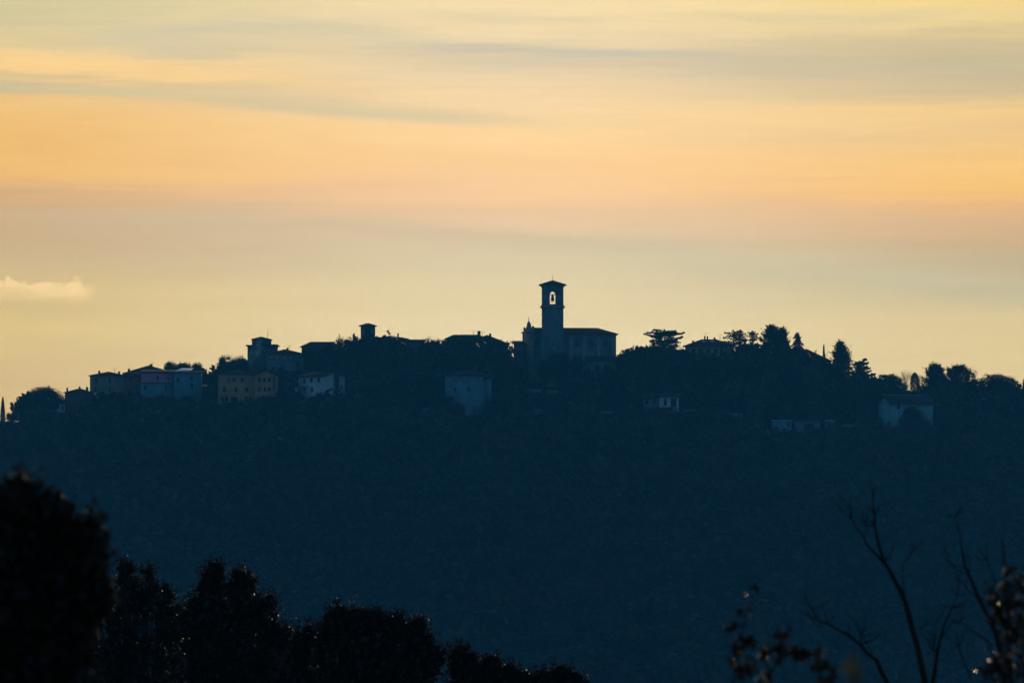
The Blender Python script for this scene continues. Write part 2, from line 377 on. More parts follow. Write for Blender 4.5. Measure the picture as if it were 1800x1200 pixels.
class House:
    """walls a (along x) by bd (along y), origin in the middle of the base, front to -y, turned by rz"""
    def __init__(s, name, label, px0, px1, eave, base, ridge, roof, wall, rmat='tile', depth=9.0, side=None, turn=0.0, y=None,
                 over=.45, keep=True, group=None, cat='house', front_rows=None):
        # side = (pixel to which the visible end wall reaches); to the right if > px1, to the left if < px0
        mid = (px0 + px1) / 2
        s.y = hit(mid, base) if y is None else y
        m = K * s.y; s.m = m; th = 0.0
        a = (px1 - px0) * m; bd = depth
        if side is not None:
            th = math.radians(turn); w = (side - px1) if side > px1 else (px0 - side)
            a = a / math.cos(th); bd = w * m / math.sin(th)
            s.rz = -th if side > px1 else th
        else: s.rz = math.radians(turn)
        s.a, s.b = a, bd; s.px0, s.px1 = px0, px1; s.th = th
        fl = P(px0, base, s.y); fr = P(px1, base, s.y)
        c, sn = math.cos(s.rz), math.sin(s.rz)
        R = lambda x, y: np.array((x * c - y * sn, x * sn + y * c))
        if side is not None and side < px0: corner, loc = fl[:2], (-a / 2, -bd / 2)
        elif side is not None: corner, loc = fr[:2], (a / 2, -bd / 2)
        else: corner, loc = (fl[:2] + fr[:2]) / 2, (0, -bd / 2)
        cen = corner - R(*loc)
        s.z0 = fl[2]; s.base = base; s.h = (base - eave) * m; s.rr = (eave - ridge) * m
        s.o = thing(name, label, cat, (cen[0], cen[1], s.z0), s.rz, group)
        s.wallmat = M[wall]
        w = MB(); w.box(-a / 2, a / 2, -bd / 2, bd / 2, -3.0, s.h)
        ov, h, rr = over, s.h, s.rr; A, B = a / 2 + ov, bd / 2 + ov
        r = MB()
        if roof == 'gx':        # ridge along the front
            sl = rr / (bd / 2); zl = h - ov * sl
            v = [(-A, -B, zl), (A, -B, zl), (A, 0, h + rr), (-A, 0, h + rr), (A, B, zl), (-A, B, zl)]
            r.slab(np.array(v) + (0, 0, .18), [[0, 1, 2, 3], [3, 2, 4, 5]], .2)
            w.prism([(-bd / 2, h), (bd / 2, h), (0, h + rr)], 'x', -a / 2, a / 2)
            s.top = lambda x, y: h + rr - abs(y) * sl + .16
        elif roof == 'gy':      # gable to the front
            sl = rr / (a / 2); zl = h - ov * sl
            v = [(-A, -B, zl), (0, -B, h + rr), (0, B, h + rr), (-A, B, zl), (A, -B, zl), (A, B, zl)]
            r.slab(np.array(v) + (0, 0, .18), [[0, 1, 2, 3], [1, 4, 5, 2]], .2)
            w.prism([(-a / 2, h), (a / 2, h), (0, h + rr)], 'y', -bd / 2, bd / 2)
            s.top = lambda x, y: h + rr - abs(x) * sl + .16
        elif roof in ('hip', 'pyr'):
            ins = min(A, B) if roof == 'hip' else A; sl = rr / B if roof == 'hip' else rr / min(A, B)
            rx = max(A - ins, .02)
            v = [(-A, -B, h), (A, -B, h), (A, B, h), (-A, B, h), (-rx, 0, h + rr), (rx, 0, h + rr)]
            r.slab(np.array(v) + (0, 0, .14), [[0, 1, 5, 4], [1, 2, 5], [2, 3, 4, 5], [3, 0, 4]], .16)
            s.top = lambda x, y: h + rr * max(0, min(1 - abs(y) / B, (A - abs(x)) / max(ins, .1))) + .12
        elif roof == 'mono':    # one slope, low at the front
            v = [(-A, -B, h), (A, -B, h), (A, B, h + rr), (-A, B, h + rr)]
            r.slab(np.array(v) + (0, 0, .16), [[0, 1, 2, 3]], .18)
            w.prism([(-bd / 2, h), (bd / 2, h), (bd / 2, h + rr * .95)], 'x', -a / 2, a / 2)
            s.top = lambda x, y: h + rr * (y + B) / (2 * B) + .16
        elif roof == 'flat':
            r.box(-A, A, -B, B, h, h + .3); s.top = lambda x, y: h + .3
        w.build('wall', s.wallmat, s.o); s.roof = r.build('roof', M[rmat], s.o)
        if keep:
            x0, x1 = min(px0, side or px0), max(px1, side or px1)
            KEEP.append((x0, x1, ridge, keep if keep is not True else base - 4, s.y))
    def win(s, px, row, w=6.5, hh=9.5, side='front', pane='glass', frame='frame', name='window', label=None):
        m = s.m; z = (s.base - row) * m; W, H = w * m, hh * m
        if side == 'front':
            x = ((px - s.px0) / (s.px1 - s.px0) - .5) * s.a; loc, rz = (x, -s.b / 2 - .01, z), 0
        elif side == 'right':
            y = -s.b / 2 + (px - s.px1) * m / max(math.sin(s.th), .05); loc, rz = (s.a / 2 + .01, y, z), math.pi / 2
        else:
            y = -s.b / 2 + (s.px0 - px) * m / max(math.sin(s.th), .05); loc, rz = (-s.a / 2 - .01, y, z), -math.pi / 2
        o = obj(name, WFRAME[frame], s.o, loc); o.rotation_euler = (0, 0, rz); o.scale = (W, 1, H)
        if label: o['label'] = label
        p = obj('pane', WPANE[pane], o); return o
    def wins(s, lst, **k):
        for px, row in lst: s.win(px, row, **k)
    def chimney(s, px, top, w=6, yy=0.0, cap=True):
        m = s.m; x = ((px - s.px0) / (s.px1 - s.px0) - .5) * s.a; zt = (s.base - top) * m; d = w * m / 2
        zb = s.top(x, yy) - .35; b = MB(); zt = max(zt, zb + .8)
        b.box(x - d, x + d, yy - d, yy + d, zb, zt - .25)
        if cap:
            b.box(x - d * 1.25, x + d * 1.25, yy - d * 1.25, yy + d * 1.25, zt - .25, zt - .12)
            b.prism([(x - d * 1.1, zt - .12), (x + d * 1.1, zt - .12), (x, zt + .15)], 'y', yy - d, yy + d)
        b.build('chimney', M['brick'], s.roof)
    def antenna(s, px, top, yy=0.3, kind='yagi'):
        m = s.m; x = ((px - s.px0) / (s.px1 - s.px0) - .5) * s.a; zt = (s.base - top) * m; zb = s.top(x, yy) - .2; b = MB()
        b.tube([(x, yy, zb), (x, yy, zt)], .035, 5)
        if kind == 'yagi':
            b.tube([(x - .6, yy, zt - .1), (x + .7, yy, zt - .05)], .025, 4)
            for q in np.linspace(-.5, .6, 5): b.tube([(x + q, yy - .35, zt - .08), (x + q, yy + .35, zt - .08)], .018, 4)
            b.tube([(x - .35, yy, zt - .75), (x + .35, yy, zt - .7)], .025, 4)
        elif kind == 'dish':
            for q, zz in ((-.3, .9), (.12, .35)):
                th = np.linspace(0, 2 * math.pi, 13)[:-1]; c = np.array((x + q, yy - .2, zt - 1.6 + zz))
                v = [c] + [c + (.34 * math.cos(t), -.12, .34 * math.sin(t)) for t in th] + [c + (0, .1, 0)]
                b.add(v, [(0, 1 + (i + 1) % 12, 1 + i) for i in range(12)] + [(13, 1 + i, 1 + (i + 1) % 12) for i in range(12)])
                b.tube([c, (x, yy, c[2])], .03, 4)
        b.build('antenna', M['metal'], s.roof)
    def skylight(s, px, yy, w=1.0, l=.8, mat='panel', name='skylight'):
        x = ((px - s.px0) / (s.px1 - s.px0) - .5) * s.a; b = MB()
        v = [(x - w / 2, yy - l / 2), (x + w / 2, yy - l / 2), (x + w / 2, yy + l / 2), (x - w / 2, yy + l / 2)]
        v = [(p, q, s.top(p, q) + .12) for p, q in v]; b.slab(v, [[0, 1, 2, 3]], .16); b.build(name, M[mat], s.roof)

# --- left end of the village
h = House('low_house', 'dark low house with three chimneys behind the round oak at the far left', 114, 162, 690.5, 716, 682.5, 'hip', 'red', depth=8, y=1498)
h.chimney(138, 680, 3); h.chimney(151, 680, 4); h.chimney(116, 681, 3); h.wins([(145, 702), (152, 704)], w=4, hh=7)
h = House('cottage', 'small pale cottage with two dark windows, lowest house at the left end', 95, 126, 707, 723, 702, 'gx', 'white', 'tile2', depth=7)
h.wins([(102, 714.5), (117, 714)], w=4.5, hh=8); h.win(110, 717, 3.2, 9, pane='dark', name='door')
h = House('cream_house', 'cream hip roofed house on the skyline above the small cottage', 158, 219, 660.5, 696, 653, 'hip', 'cream', depth=10, keep=686)
h.chimney(172, 651, 3.5); h.chimney(207, 652, 3.5); h.antenna(199, 646)
h.wins([(169, 669), (193, 669)], w=4, hh=9); h.wins([(168, 684), (193, 684)], w=3.5, hh=8)
h = House('red_house', 'dusky red house with a long sloping roof between the cream and the pink house', 217, 250, 661, 699, 655, 'gx', 'red', depth=9, y=1478)
h.chimney(226, 648, 4, -3.2); h.win(238, 680, 9, 11, frame='trim'); h.win(229, 668, 3.5, 6)
h = House('gabled_house', 'dark house with a broad low gable rising behind the pink house', 218, 306, 656, 690, 643, 'gy', 'red', 'tile2', depth=12, y=1492, keep=655)
h.chimney(263, 640, 4.5); h.antenna(265, 636)
h = House('pink_house', 'pink upper storey over a whitewashed ground floor, beside the blue grey house', 248, 305, 655, 690, 650, 'mono', 'pink', 'tile2', depth=8, y=1470)
h.win(277, 664, 3.2, 8); h.win(295, 664, 2.5, 5)
b = MB(); b.box(-h.a / 2 - .05, h.a / 2 + .05, -h.b / 2 - 1.2, -h.b / 2 + .05, -3, (690 - 673.5) * h.m); b.build('ground_floor', M['bluegrey'], h.o, label='whitewashed projecting ground floor')
b = MB(); b.box(-h.a / 2 - .15, h.a / 2 + .15, -h.b / 2 - 1.45, -h.b / 2 - .003, (690 - 673.5) * h.m, (690 - 672) * h.m); b.build('ledge', M['tile2'], h.o)
for q in (256, 292):
    o = h.win(q, 681, 4, 8); o.location[1] -= 1.2
h = House('blue_grey_house', 'blue grey house with a bright reflecting sheet roof, left of the tall dark gap', 306, 352, 655, 694, 652, 'mono', 'bluegrey', 'tile2', depth=9, y=1466)
v = [(-h.a / 2 - .1, -h.b / 2 - .5), (.02 * h.a, -h.b / 2 - .5), (h.a * .2, h.b * .3), (-h.a * .28, h.b * .3)]
b = MB(); b.slab([(p, q, h.top(p, q) + (.14 if q < 0 else .85)) for p, q in v], [[0, 1, 2, 3]], .08); b.build('roof_sheet', M['panel'], h.o, label='bright reflecting metal sheet')
h.wins([(337, 664), (337, 678)], w=5, hh=9); h.wins([(313, 668)], w=4, hh=8)

# --- orange house (two blocks)
h = House('orange_house', 'long orange house of three storeys with rows of dark windows', 383, 448, 658, 709, 650, 'hip', 'ochre', depth=10, y=1452, keep=704)
h.wins([(402, 668)], w=2.2, hh=7); h.wins([(411, 667.5), (426, 667.5)], w=5, hh=7)
h.wins([(394, 684.5), (415, 684.5), (434, 684.5)], w=5.5, hh=8.5)
h.wins([(391, 701), (398, 701), (433, 701), (440, 701)], w=5, hh=9, pane='dark')
b = MB(); m = h.m; xx = ((412 - 383) / 65 - .5) * h.a; ar = [(xx - 6 * m, 0.5 * m)] + [(xx - 6 * m * math.cos(t), 9 * m + 3 * m * math.sin(t)) for t in np.linspace(0, math.pi, 9)] + [(xx + 6 * m, .5 * m)]
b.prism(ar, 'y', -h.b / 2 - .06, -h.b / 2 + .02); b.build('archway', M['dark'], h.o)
h.chimney(440, 644, 4, 1.0)
b = MB(); a2 = 39 * m; x0, x1 = h.a / 2, h.a / 2 + a2; yb = -h.b / 2 - .8; ht = (709 - 658.5) * m; pk = (709 - 651) * m
b.box(x0 + .003, x1, yb, h.b / 2, -3, ht); b.prism([(x0 + .003, ht), (x1, ht), ((x0 + x1) / 2, pk)], 'y', yb, h.b / 2 - .1); b.build('gable_wing', M['ochre'], h.o, label='gabled right hand wing')
b = MB(); b.slab([(x0 - .3, yb - .4, ht - .12), ((x0 + x1) / 2, yb - .4, pk + .14), ((x0 + x1) / 2, h.b / 2 + .3, pk + .14), (x0 - .3, h.b / 2 + .3, ht - .12), (x1 + .4, yb - .4, ht - .15), (x1 + .4, h.b / 2 + .3, ht - .15)],
                 [[0, 1, 2, 3], [1, 4, 5, 2]], .18); b.build('roof', M['tile'], h.o)
for q, r_ in ((456, 667), (465, 668), (473.5, 667), (456, 684), (466, 684.5), (473.5, 684)):
    o = h.win(q, r_, 4.6, 7.2, frame='frame'); o.location[1] = yb - .01
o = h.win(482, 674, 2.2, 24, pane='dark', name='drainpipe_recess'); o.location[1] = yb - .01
KEEP.append((448, 487, 650, 696, 1452))

# --- old fortified house with a lookout tower, and the long block beside it
h = House('fortified_house', 'old stone block with a square lookout tower above the orange house', 435, 486, 608, 672, 607.5, 'flat', 'darkstone', 'tile2', depth=9, y=1500, keep=650)
b = MB(); m = h.m; X = lambda p: ((p - 435) / 51 - .5) * h.a; Z = lambda r: (672 - r) * m
b.box(X(442), X(475), -2.4, 3.0, h.h + .3, Z(596)); b.build('lookout_tower', M['darkstone'], h.o)
b = MB(); b.slab([(X(440.5), -2.7, Z(595.5)), (X(476.5), -2.7, Z(595.5)), (X(476.5), 3.3, Z(595.5)), (X(440.5), 3.3, Z(595.5)), (X(457), .3, Z(590.5))],
                 [[0, 1, 4], [1, 2, 4], [2, 3, 4], [3, 0, 4]], .2); b.build('tower_roof', M['tile2'], h.o)
b = MB(); b.lathe([(1.1, 0), (1.1, (672 - 609) * m - h.h + 1.2), (1.0, (672 - 609) * m - h.h + 1.3)], (X(480), 0, h.h - .6), 12); b.build('round_turret', M['darkstone'], h.o)
b = MB(); b.tube([(X(469), .3, Z(596)), (X(469), .3, Z(579))], .05, 5); b.build('aerial', M['metal'], h.o)
h.win(458, 604, 3.5, 6)
h = House('long_house', 'long pale grey house with a row of square upper windows right of the fortified block', 468, 532, 622, 676, 614, 'hip', 'stone', depth=9, y=1494, keep=652)
h.wins([(476.5, 628.5), (487.5, 628.5), (500, 628.5), (511, 628.5)], w=7, hh=7.5, pane='skypale'); h.wins([(523, 640)], w=5, hh=9)
h.win(504, 666, 9, 12, pane='dark', name='door'); h.chimney(504, 611, 3.5); h.antenna(507, 606); h.wins([(480, 648), (497, 648)], w=4, hh=8)

# --- white house with balcony
h = House('white_house', 'white two storey house with a balcony and a conifer before its gable', 523, 568, 661.5, 704, 654, 'gx', 'white', side=605, turn=40, y=1450, keep=690)
h.wins([(534, 669), (547, 667.5), (560, 667.5)], w=5, hh=9); h.wins([(534, 683.5), (548, 684)], w=5.5, hh=8, pane='dark'); h.win(592, 663, 4, 7, 'right'); h.win(599, 680, 4, 7, 'right')
b = MB(); m = h.m; z = (704 - 678) * m; b.box(-h.a / 2 - .4, -h.a / 2 + 3.6, -h.b / 2 - 1.3, -h.b / 2, z - .18, z); b.build('balcony', M['concrete'], h.o)
for i, q in enumerate(np.linspace(-h.a / 2 - .35, -h.a / 2 + 3.55, 9)):
    pass
b = MB(); b.box(-h.a / 2 - .4, -h.a / 2 + 3.6, -h.b / 2 - 1.3, -h.b / 2 - 1.24, z + .85, z + .93)
for q in np.linspace(-h.a / 2 - .35, -h.a / 2 + 3.55, 14): b.box(q - .02, q + .02, -h.b / 2 - 1.29, -h.b / 2 - 1.25, z, z + .85)
b.build('balcony_rail', M['metal'], h.o)
b = MB(); b.box(-h.a / 2 - .2, -h.a / 2 + .5, -h.b / 2 - 1.25, -h.b / 2 - .6, -3, z - .18); b.build('pier', M['white'], h.o)

# --- roofs on the crest left of the church
h = House('hip_roofed_house', 'dark hip roofed house on the skyline above the white house', 530, 600, 610, 640, 601, 'hip', 'darkstone', 'tile2', depth=4.6, y=1512, keep=612)
h = House('small_bell_tower', 'small square bell tower with slit openings rising from the trees left of centre', 634, 659, 573, 612, 568, 'pyr', 'darkstone', 'tile2', depth=3.7, y=1512, over=.5, cat='tower', keep=588)
h2 = h
h = House('crest_house', 'low roofed house with satellite dishes right of the small bell tower', 655, 716, 596, 622, 589.5, 'hip', 'darkstone', 'tile2', depth=11, y=1515, keep=600)
h.antenna(683, 577, -.5, 'dish'); h.chimney(699, 585, 2.6); h.skylight(697, -3.4, 3.0, 1.4)
h = House('flat_house', 'low flat roofed house between trees on the crest', 712, 745, 598.5, 622, 598, 'flat', 'darkstone', 'tile2', depth=9, y=1514)
h = House('crest_farmhouse', 'broad low roofed house with a big chimney on the crest left of the church', 784, 855, 596, 626, 588.5, 'hip', 'darkstone', 'tile2', depth=4, y=1515, keep=604)
h.chimney(842, 581.5, 5.5); h.antenna(832, 581); h.antenna(848, 582)
h = House('sloping_house', 'low house with a long roof sloping down towards the church annex', 822, 890, 603, 626, 589.5, 'gy', 'darkstone', 'tile2', depth=8, y=1518, keep=606)
h.chimney(861.5, 585.5, 3.8)
h = House('annex', 'dusky red annex tucked against the left side of the church front', 903, 924, 604, 648, 598.5, 'mono', 'red', 'tile2', depth=7, y=1500)
b = MB(); b.box(-h.a / 2 - .1, h.a / 2 + .1, -h.b / 2 - .15, -h.b / 2 + .02, (648 - 613.5) * h.m, (648 - 611.5) * h.m); b.build('cornice', M['trim'], h.o); h.wins([(912, 622)], w=4, hh=7)

# --- church
def church():
    y = 1492.0; m = K * y; th = math.radians(9.5); base = 654
    a = (1083.5 - 935) * m / math.cos(th); bd = 13.0
    cor = P(935, base, y); c, s = math.cos(th), math.sin(th)
    cx = cor[0] - (-a / 2 * c + bd / 2 * s); cy = y - (-a / 2 * s - bd / 2 * c)
    o = thing('church', 'stone church with a long nave and scrolled front, on the highest part of the hill', 'church', (cx, cy, cor[2]), th)
    Z = lambda r: (base - r) * m
    h, rz = Z(586), Z(574.3)
    w = MB(); w.box(-a / 2, a / 2, -bd / 2, bd / 2, -4, h); w.prism([(-bd / 2, h), (bd / 2, h), (0, rz - .15)], 'x', -a / 2 + .72, -a / 2 + 1.4); w.build('nave', M['stone'], o)
    ov = .55; A, B = a / 2 + ov, bd / 2 + ov; ix = a / 2 - 25.5 * m
    r = MB(); r.slab([(-a / 2 + .3, -B, h), (A, -B, h), (A, B, h), (-a / 2 + .3, B, h), (-a / 2 + .3, 0, rz), (ix, 0, rz)], [[0, 1, 5, 4], [1, 2, 5], [2, 3, 4, 5]], .22)
    r.build('nave_roof', M['tile'], o)
    k = MB(); k.box(-a / 2 + .4, a / 2 + .25, -bd / 2 - .25, -bd / 2 - .002, h - .5, h - .12); k.box(a / 2 + .002, a / 2 + .25, -bd / 2, bd / 2, h - .5, h - .12); k.build('cornice', M['trim'], o)
    for q in (1003, 1027, 1052, 1078):      # pilasters along the nave
        x = (q - 935) / 148.5 * a - a / 2; p = MB(); p.box(x - .5, x + .5, -bd / 2 - .22, -bd / 2 - .003, -4, h - .5); p.build('pilaster', M['trim'], o)
    for q in (944, 1015, 1040, 1065):
        x = (q - 935) / 148.5 * a - a / 2
        ar = [(x - .65, Z(608))] + [(x - .65 * math.cos(t), Z(599) + .65 * math.sin(t)) for t in np.linspace(0, math.pi, 9)] + [(x + .65, Z(608))]
        f = MB(); f.prism(ar, 'y', -bd / 2 - .05, -bd / 2 + .03); f.build('window', M['darkstone'], o)
    # side aisle with a lean-to roof at the right end
    x0, x1 = (1029 - 935) / 148.5 * a - a / 2, a / 2 - .6; ya = -bd / 2 - 3.2
    w = MB(); w.box(x0, x1, ya, -bd / 2 - .3, -4, Z(634)); w.build('aisle', M['stone'], o)
    r = MB(); r.slab([(x0 - .3, ya - .3, Z(634)), (x1 + .3, ya - .3, Z(634)), (x1 + .3, -bd / 2 - .25, Z(626)), (x0 - .3, -bd / 2 - .25, Z(626))], [[0, 1, 2, 3]], .2); r.build('aisle_roof', M['tile2'], o)
    for q in (1046, 1062):
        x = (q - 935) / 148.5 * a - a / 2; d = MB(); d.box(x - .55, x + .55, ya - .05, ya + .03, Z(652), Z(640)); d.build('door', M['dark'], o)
    # scrolled front facing left
    hw = bd / 2; prof = [(-hw - .5, -4), (-hw - .5, Z(581.5)), (-hw - .2, Z(579.5))]
    for t in np.linspace(0, 1, 9): prof.append((-hw + .2 + (hw - 1.5) * t, Z(579.5) + (Z(572.6) - Z(579.5)) * t ** 1.25))
    prof += [(-1.1 * math.cos(t), Z(571.8) + .75 * math.sin(t)) for t in np.linspace(.2, math.pi - .2, 7)]
    prof += [(-p, q) for p, q in prof[:12][::-1]]
    f = MB(); f.prism(prof, 'x', -a / 2 - .1, -a / 2 + .7); f.build('facade', M['cream'], o, label='pale scrolled front with a curved gable')
    k = MB()
    for r_, d in ((581.5, .35), (613.5, .3)): k.box(-a / 2 - .45, -a / 2 + .78, -hw - .5 - d, hw + .5 + d, Z(r_) - .3, Z(r_) + .12)
    k.build('facade_cornice', M['trim'], o)
    for sy in (-1, 1):
        p = MB(); p.lathe([(.3, 0), (.32, .2), (.16, .35), (.36, .7), (.30, .95), (.08, 1.25), (.03, 1.4)], (-a / 2 + .25, sy * (hw + .35), Z(580.8)), 10); p.build('finial', M['trim'], o)
        p = MB(); p.box(-a / 2 - .35, -a / 2 - .103, sy * (hw - .6) - .5, sy * (hw - .6) + .5, -4, Z(582.6)); p.build('pilaster', M['trim'], o)
    d = MB(); d.box(-a / 2 - .17, -a / 2 - .05, -1.1, 1.1, -1, Z(632)); d.build('door', M['wood'], o)
    p = MB(); zz = Z(571.8) + .7; p.lathe([(.4, -.1), (.42, .2), (.2, .3), (.28, .5), (.1, .7)], (-a / 2 + .3, 0, zz), 10)
    p.box(-a / 2 + .24, -a / 2 + .36, -.06, .06, zz + .6, zz + 1.75); p.box(-a / 2 + .24, -a / 2 + .36, -.4, .4, zz + 1.2, zz + 1.32); p.build('cross', M['metal'], o)
    KEEP.append((921, 1086, 574, 604, y - 4)); KEEP.append((921, 945, 574, 652, y - 6)); KEEP.append((1031, 1084, 574, 648, y - 6))
    # bell tower, square to the view, standing before the nave: part of the church
    yt = y - 5.2; mt = K * yt; L = (990.5 - 952.5) * mt; pc = P(971.5, base, yt)
    t = thing('bell_tower', 'tall square bell tower with an arched belfry standing before the church nave', 'bell tower', (pc[0], pc[1] + L / 2, pc[2]))
    Zt = lambda r: (base - r) * mt
    zb, zc, ze, zp = -4.0, Zt(541), Zt(502), Zt(491.5); q = L / 2
    s_ = MB(); s_.box(-q, q, -q, q, zb, zc); s_.build('shaft', M['stone'], t)
    k = MB(); k.box(-q - .42, q + .42, -q - .42, q + .42, zc + .2, zc + .44); k.box(-q - .18, q + .18, -q - .18, q + .18, zc + .44, zc + .7); k.box(-q - .2, q + .2, -q - .2, q + .2, zc + .002, zc + .2); k.build('cornice', M['trim'], t)
    z0 = zc + .7; aw = 4.9 * mt; zs, zspr = Zt(534.2), Zt(516.5); zap = Zt(511.3); wt = .7
    arch = [(aw * math.cos(u), zspr + (zap - zspr) * math.sin(u) ** 1.5) for u in np.linspace(0, math.pi, 13)]
    def face_poly():
        v, f = [], []
        left = [(-q, z0), (-aw, z0), (-aw, zspr), (-q, zspr)]; right = [(aw, z0), (q, z0), (q, zspr), (aw, zspr)]
        return left, right
    bel = MB()
    for sgn in (-1, 1):                                       # front and back walls with the arch cut through
        ya_, yb_ = (sgn * q, sgn * (q - wt)); lo, hi = min(ya_, yb_), max(ya_, yb_)
        bel.box(-q, -aw, lo, hi, z0, zspr); bel.box(aw, q, lo, hi, z0, zspr); bel.box(-aw, aw, lo, hi, z0, zs)
        top = [(q, zspr)] + [(q, ze), (-q, ze), (-q, zspr)] + [(-p, r_) for p, r_ in arch[:]]
        for i in range(12):                                   # wedge pieces over the arch
            (p0, r0), (p1, r1) = arch[i], arch[i + 1]
            e0, e1 = p0 / aw * q, p1 / aw * q
            bel.prism([(p0, r0), (e0, ze), (e1, ze), (p1, r1)], 'y', lo, hi)
        bel.prism([(aw, zspr), (q, zspr), (q, ze)], 'y', lo, hi); bel.prism([(-aw, zspr), (-q, ze), (-q, zspr)], 'y', lo, hi)
    for sgn in (-1, 1):
        lo, hi = min(sgn * q, sgn * (q - wt)), max(sgn * q, sgn * (q - wt)); e = q - wt
        bel.box(lo, hi, -e, -aw, z0, ze); bel.box(lo, hi, aw, e, z0, ze); bel.box(lo, hi, -aw, aw, z0, zs); bel.box(lo, hi, -aw, aw, zap, ze)
    bel.build('belfry', M['stone'], t)
    rf = MB(); R = 24 * mt
    rf.slab([(-R, -R, Zt(499.8)), (R, -R, Zt(499.8)), (R, R, Zt(499.8)), (-R, R, Zt(499.8)), (0, 0, zp)], [[0, 1, 4], [1, 2, 4], [2, 3, 4], [3, 0, 4]], .22); rf.build('roof', M['tile2'], t)
    ev = MB()                                                  # flared eaves cornice
    v = [(sx * (q + d), sy * (q + d), z) for d, z in ((.0, Zt(504)), (.5, Zt(501.2))) for sx, sy in ((-1, -1), (1, -1), (1, 1), (-1, 1))]
    ev.add(v, [(0, 3, 2, 1), (4, 5, 6, 7)] + [(i, (i + 1) % 4, 4 + (i + 1) % 4, 4 + i) for i in range(4)]); ev.build('eaves', M['trim'], t)
    bm_ = MB(); bm_.box(-aw - .2, aw + .2, -.12, .12, Zt(517.6), Zt(516.2)); bm_.build('bell_beam', M['wood'], t)
    bl = MB(); zb_ = Zt(530); bl.lathe([(.55, 0), (.50, .14), (.42, .4), (.40, .9), (.34, 1.15), (.14, 1.3), (.10, 1.7)], (0, 0, zb_ + .25), 14)
    bl.box(-.42, .42, -.1, .1, zb_ + 1.55, zb_ + 1.75); bl.box(-.05, .05, -.05, .05, zb_ + 1.7, Zt(517)); bl.lathe([(.05, -.28), (.11, -.12), (.04, .1)], (0, 0, zb_ + .2), 8); bl.build('bell', M['bronze'], t)
    rl = MB(); rl.box(-aw, aw, -q + .1, -q + .16, Zt(531.2), Zt(530.6)); rl.build('rail', M['metal'], t)
    an = MB(); an.tube([(0, 0, zp - .2), (0, 0, Zt(480.5))], [.05, .03], 5); an.build('lightning_rod', M['metal'], t)
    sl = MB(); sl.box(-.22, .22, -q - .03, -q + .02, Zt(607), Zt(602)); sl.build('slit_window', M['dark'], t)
    KEEP.append((950, 992, 490, 606, yt - 3))
church()
# pale plates painting in the sky seen through the small bell tower's slits
for sx in (-1, 1):
    b = MB(); b.box(sx * 1.15 - .16, sx * 1.15 + .16, -h2.b / 2 - .04, -h2.b / 2 + .02, h2.h - 2.1, h2.h - .9); b.build('sky_slit_plate', M['skypale'], h2.o)
b = MB(); m = h2.m; b.box(-.75, .75, -h2.b / 2 - .05, -h2.b / 2 + .02, h2.h - 2.6, h2.h - .8); b.build('louvre', M['shutter'], h2.o)

# --- centre and right
h = House('stone_house', 'tall blue grey stone house alone on the wooded slope below the crest', 782, 837, 660, 716, 651, 'hip', 'bluegrey', 'tile2', side=862, turn=28, y=1448, keep=702, over=.5)
h.wins([(800, 667), (824, 667.5)], w=4, hh=7, pane='skypale'); h.win(812, 665.5, 3.5, 4, pane='skypale'); h.wins([(800, 684), (824, 684)], w=4, hh=8); h.win(850, 667, 4, 7, 'right'); h.chimney(823, 642, 3)
b = MB(); m = h.m; b.box(.6, h.a / 2 - .2, -h.b / 2 - 2.6, -h.b / 2 - .003, -6, (716 - 712) * m); b.build('lean_to', M['grey'], h.o)
KEEP.append((818, 836, 700, 731, 1446))
h = House('lean_to_shed', 'low shed with a blue tarpaulin wall right of the stone house', 851, 864, 665, 684, 660, 'mono', 'bluegrey', 'tile2', depth=4, y=1452, cat='shed')
h = House('villa', 'hip roofed villa with paired chimneys on the crest beside the flat cedar', 1206, 1289, 608.5, 634, 596.3, 'hip', 'cream', depth=8.5, y=1502, keep=623, over=.7)
h.chimney(1240, 590.5, 2.6, -.3); h.chimney(1244.5, 590.5, 2.6, -.3); h.chimney(1257, 594, 3.4); h.chimney(1219, 599, 3.4, -.5); h.antenna(1241, 584, .6); h.antenna(1267, 588)
h.skylight(1238, -1.8, .9, .7); h.skylight(1253, -1.6, 1.1, .7)
h.wins([(1219, 617), (1231, 617), (1245, 617), (1258, 617), (1268, 617)], w=5, hh=9)
h = House('veranda_house', 'small white house with an open veranda on the slope right of the church', 1159, 1193, 697.5, 719, 691, 'mono', 'white', 'tile2', depth=7, y=1450, keep=717)
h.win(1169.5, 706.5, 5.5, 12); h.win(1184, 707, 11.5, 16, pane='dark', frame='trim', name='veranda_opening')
b = MB(); m = h.m; b.box(-h.a / 2 - .4, h.a / 2 + .3, -h.b / 2 - 1.2, -h.b / 2, .35, .55); b.build('terrace', M['concrete'], h.o)
h = House('garden_house', 'dark low garden house joined to the left of the white veranda house', 1131, 1158, 699, 718, 692, 'gx', 'grey', 'tile2', depth=6, y=1451, keep=716)
h.wins([(1137, 706), (1150, 705)], w=5, hh=8)
h = House('crest_lodge', 'dark sloping roofed house among the conifers at the right of the crest', 1375, 1460, 634, 672, 614, 'gy', 'red', 'tile2', depth=11, y=1506, keep=None)
b = MB(); b.box(h.a / 2 - 1.2, h.a / 2 + .06, -h.b / 2 - .08, -h.b / 2 - .003, -2, h.h - .3); b.build('pale_bay', M['mauve'], h.o, label='pale mauve strip of wall at the right corner')
KEEP.append((1452, 1460, 630, 662, 1500))
h.chimney(1452, 622, 2.2); h.antenna(1456, 619)
h = House('barn', 'pale barn with a long ridge and a round tree before its front', 1566, 1642, 708.5, 757, 695, 'gx', 'barn', 'tile2', side=1548, turn=17, y=1446, keep=746, over=.6)
h.win(1580, 714.5, 5.5, 9); h.wins([(1557, 752)], w=5, hh=7, side='left', pane='dark')
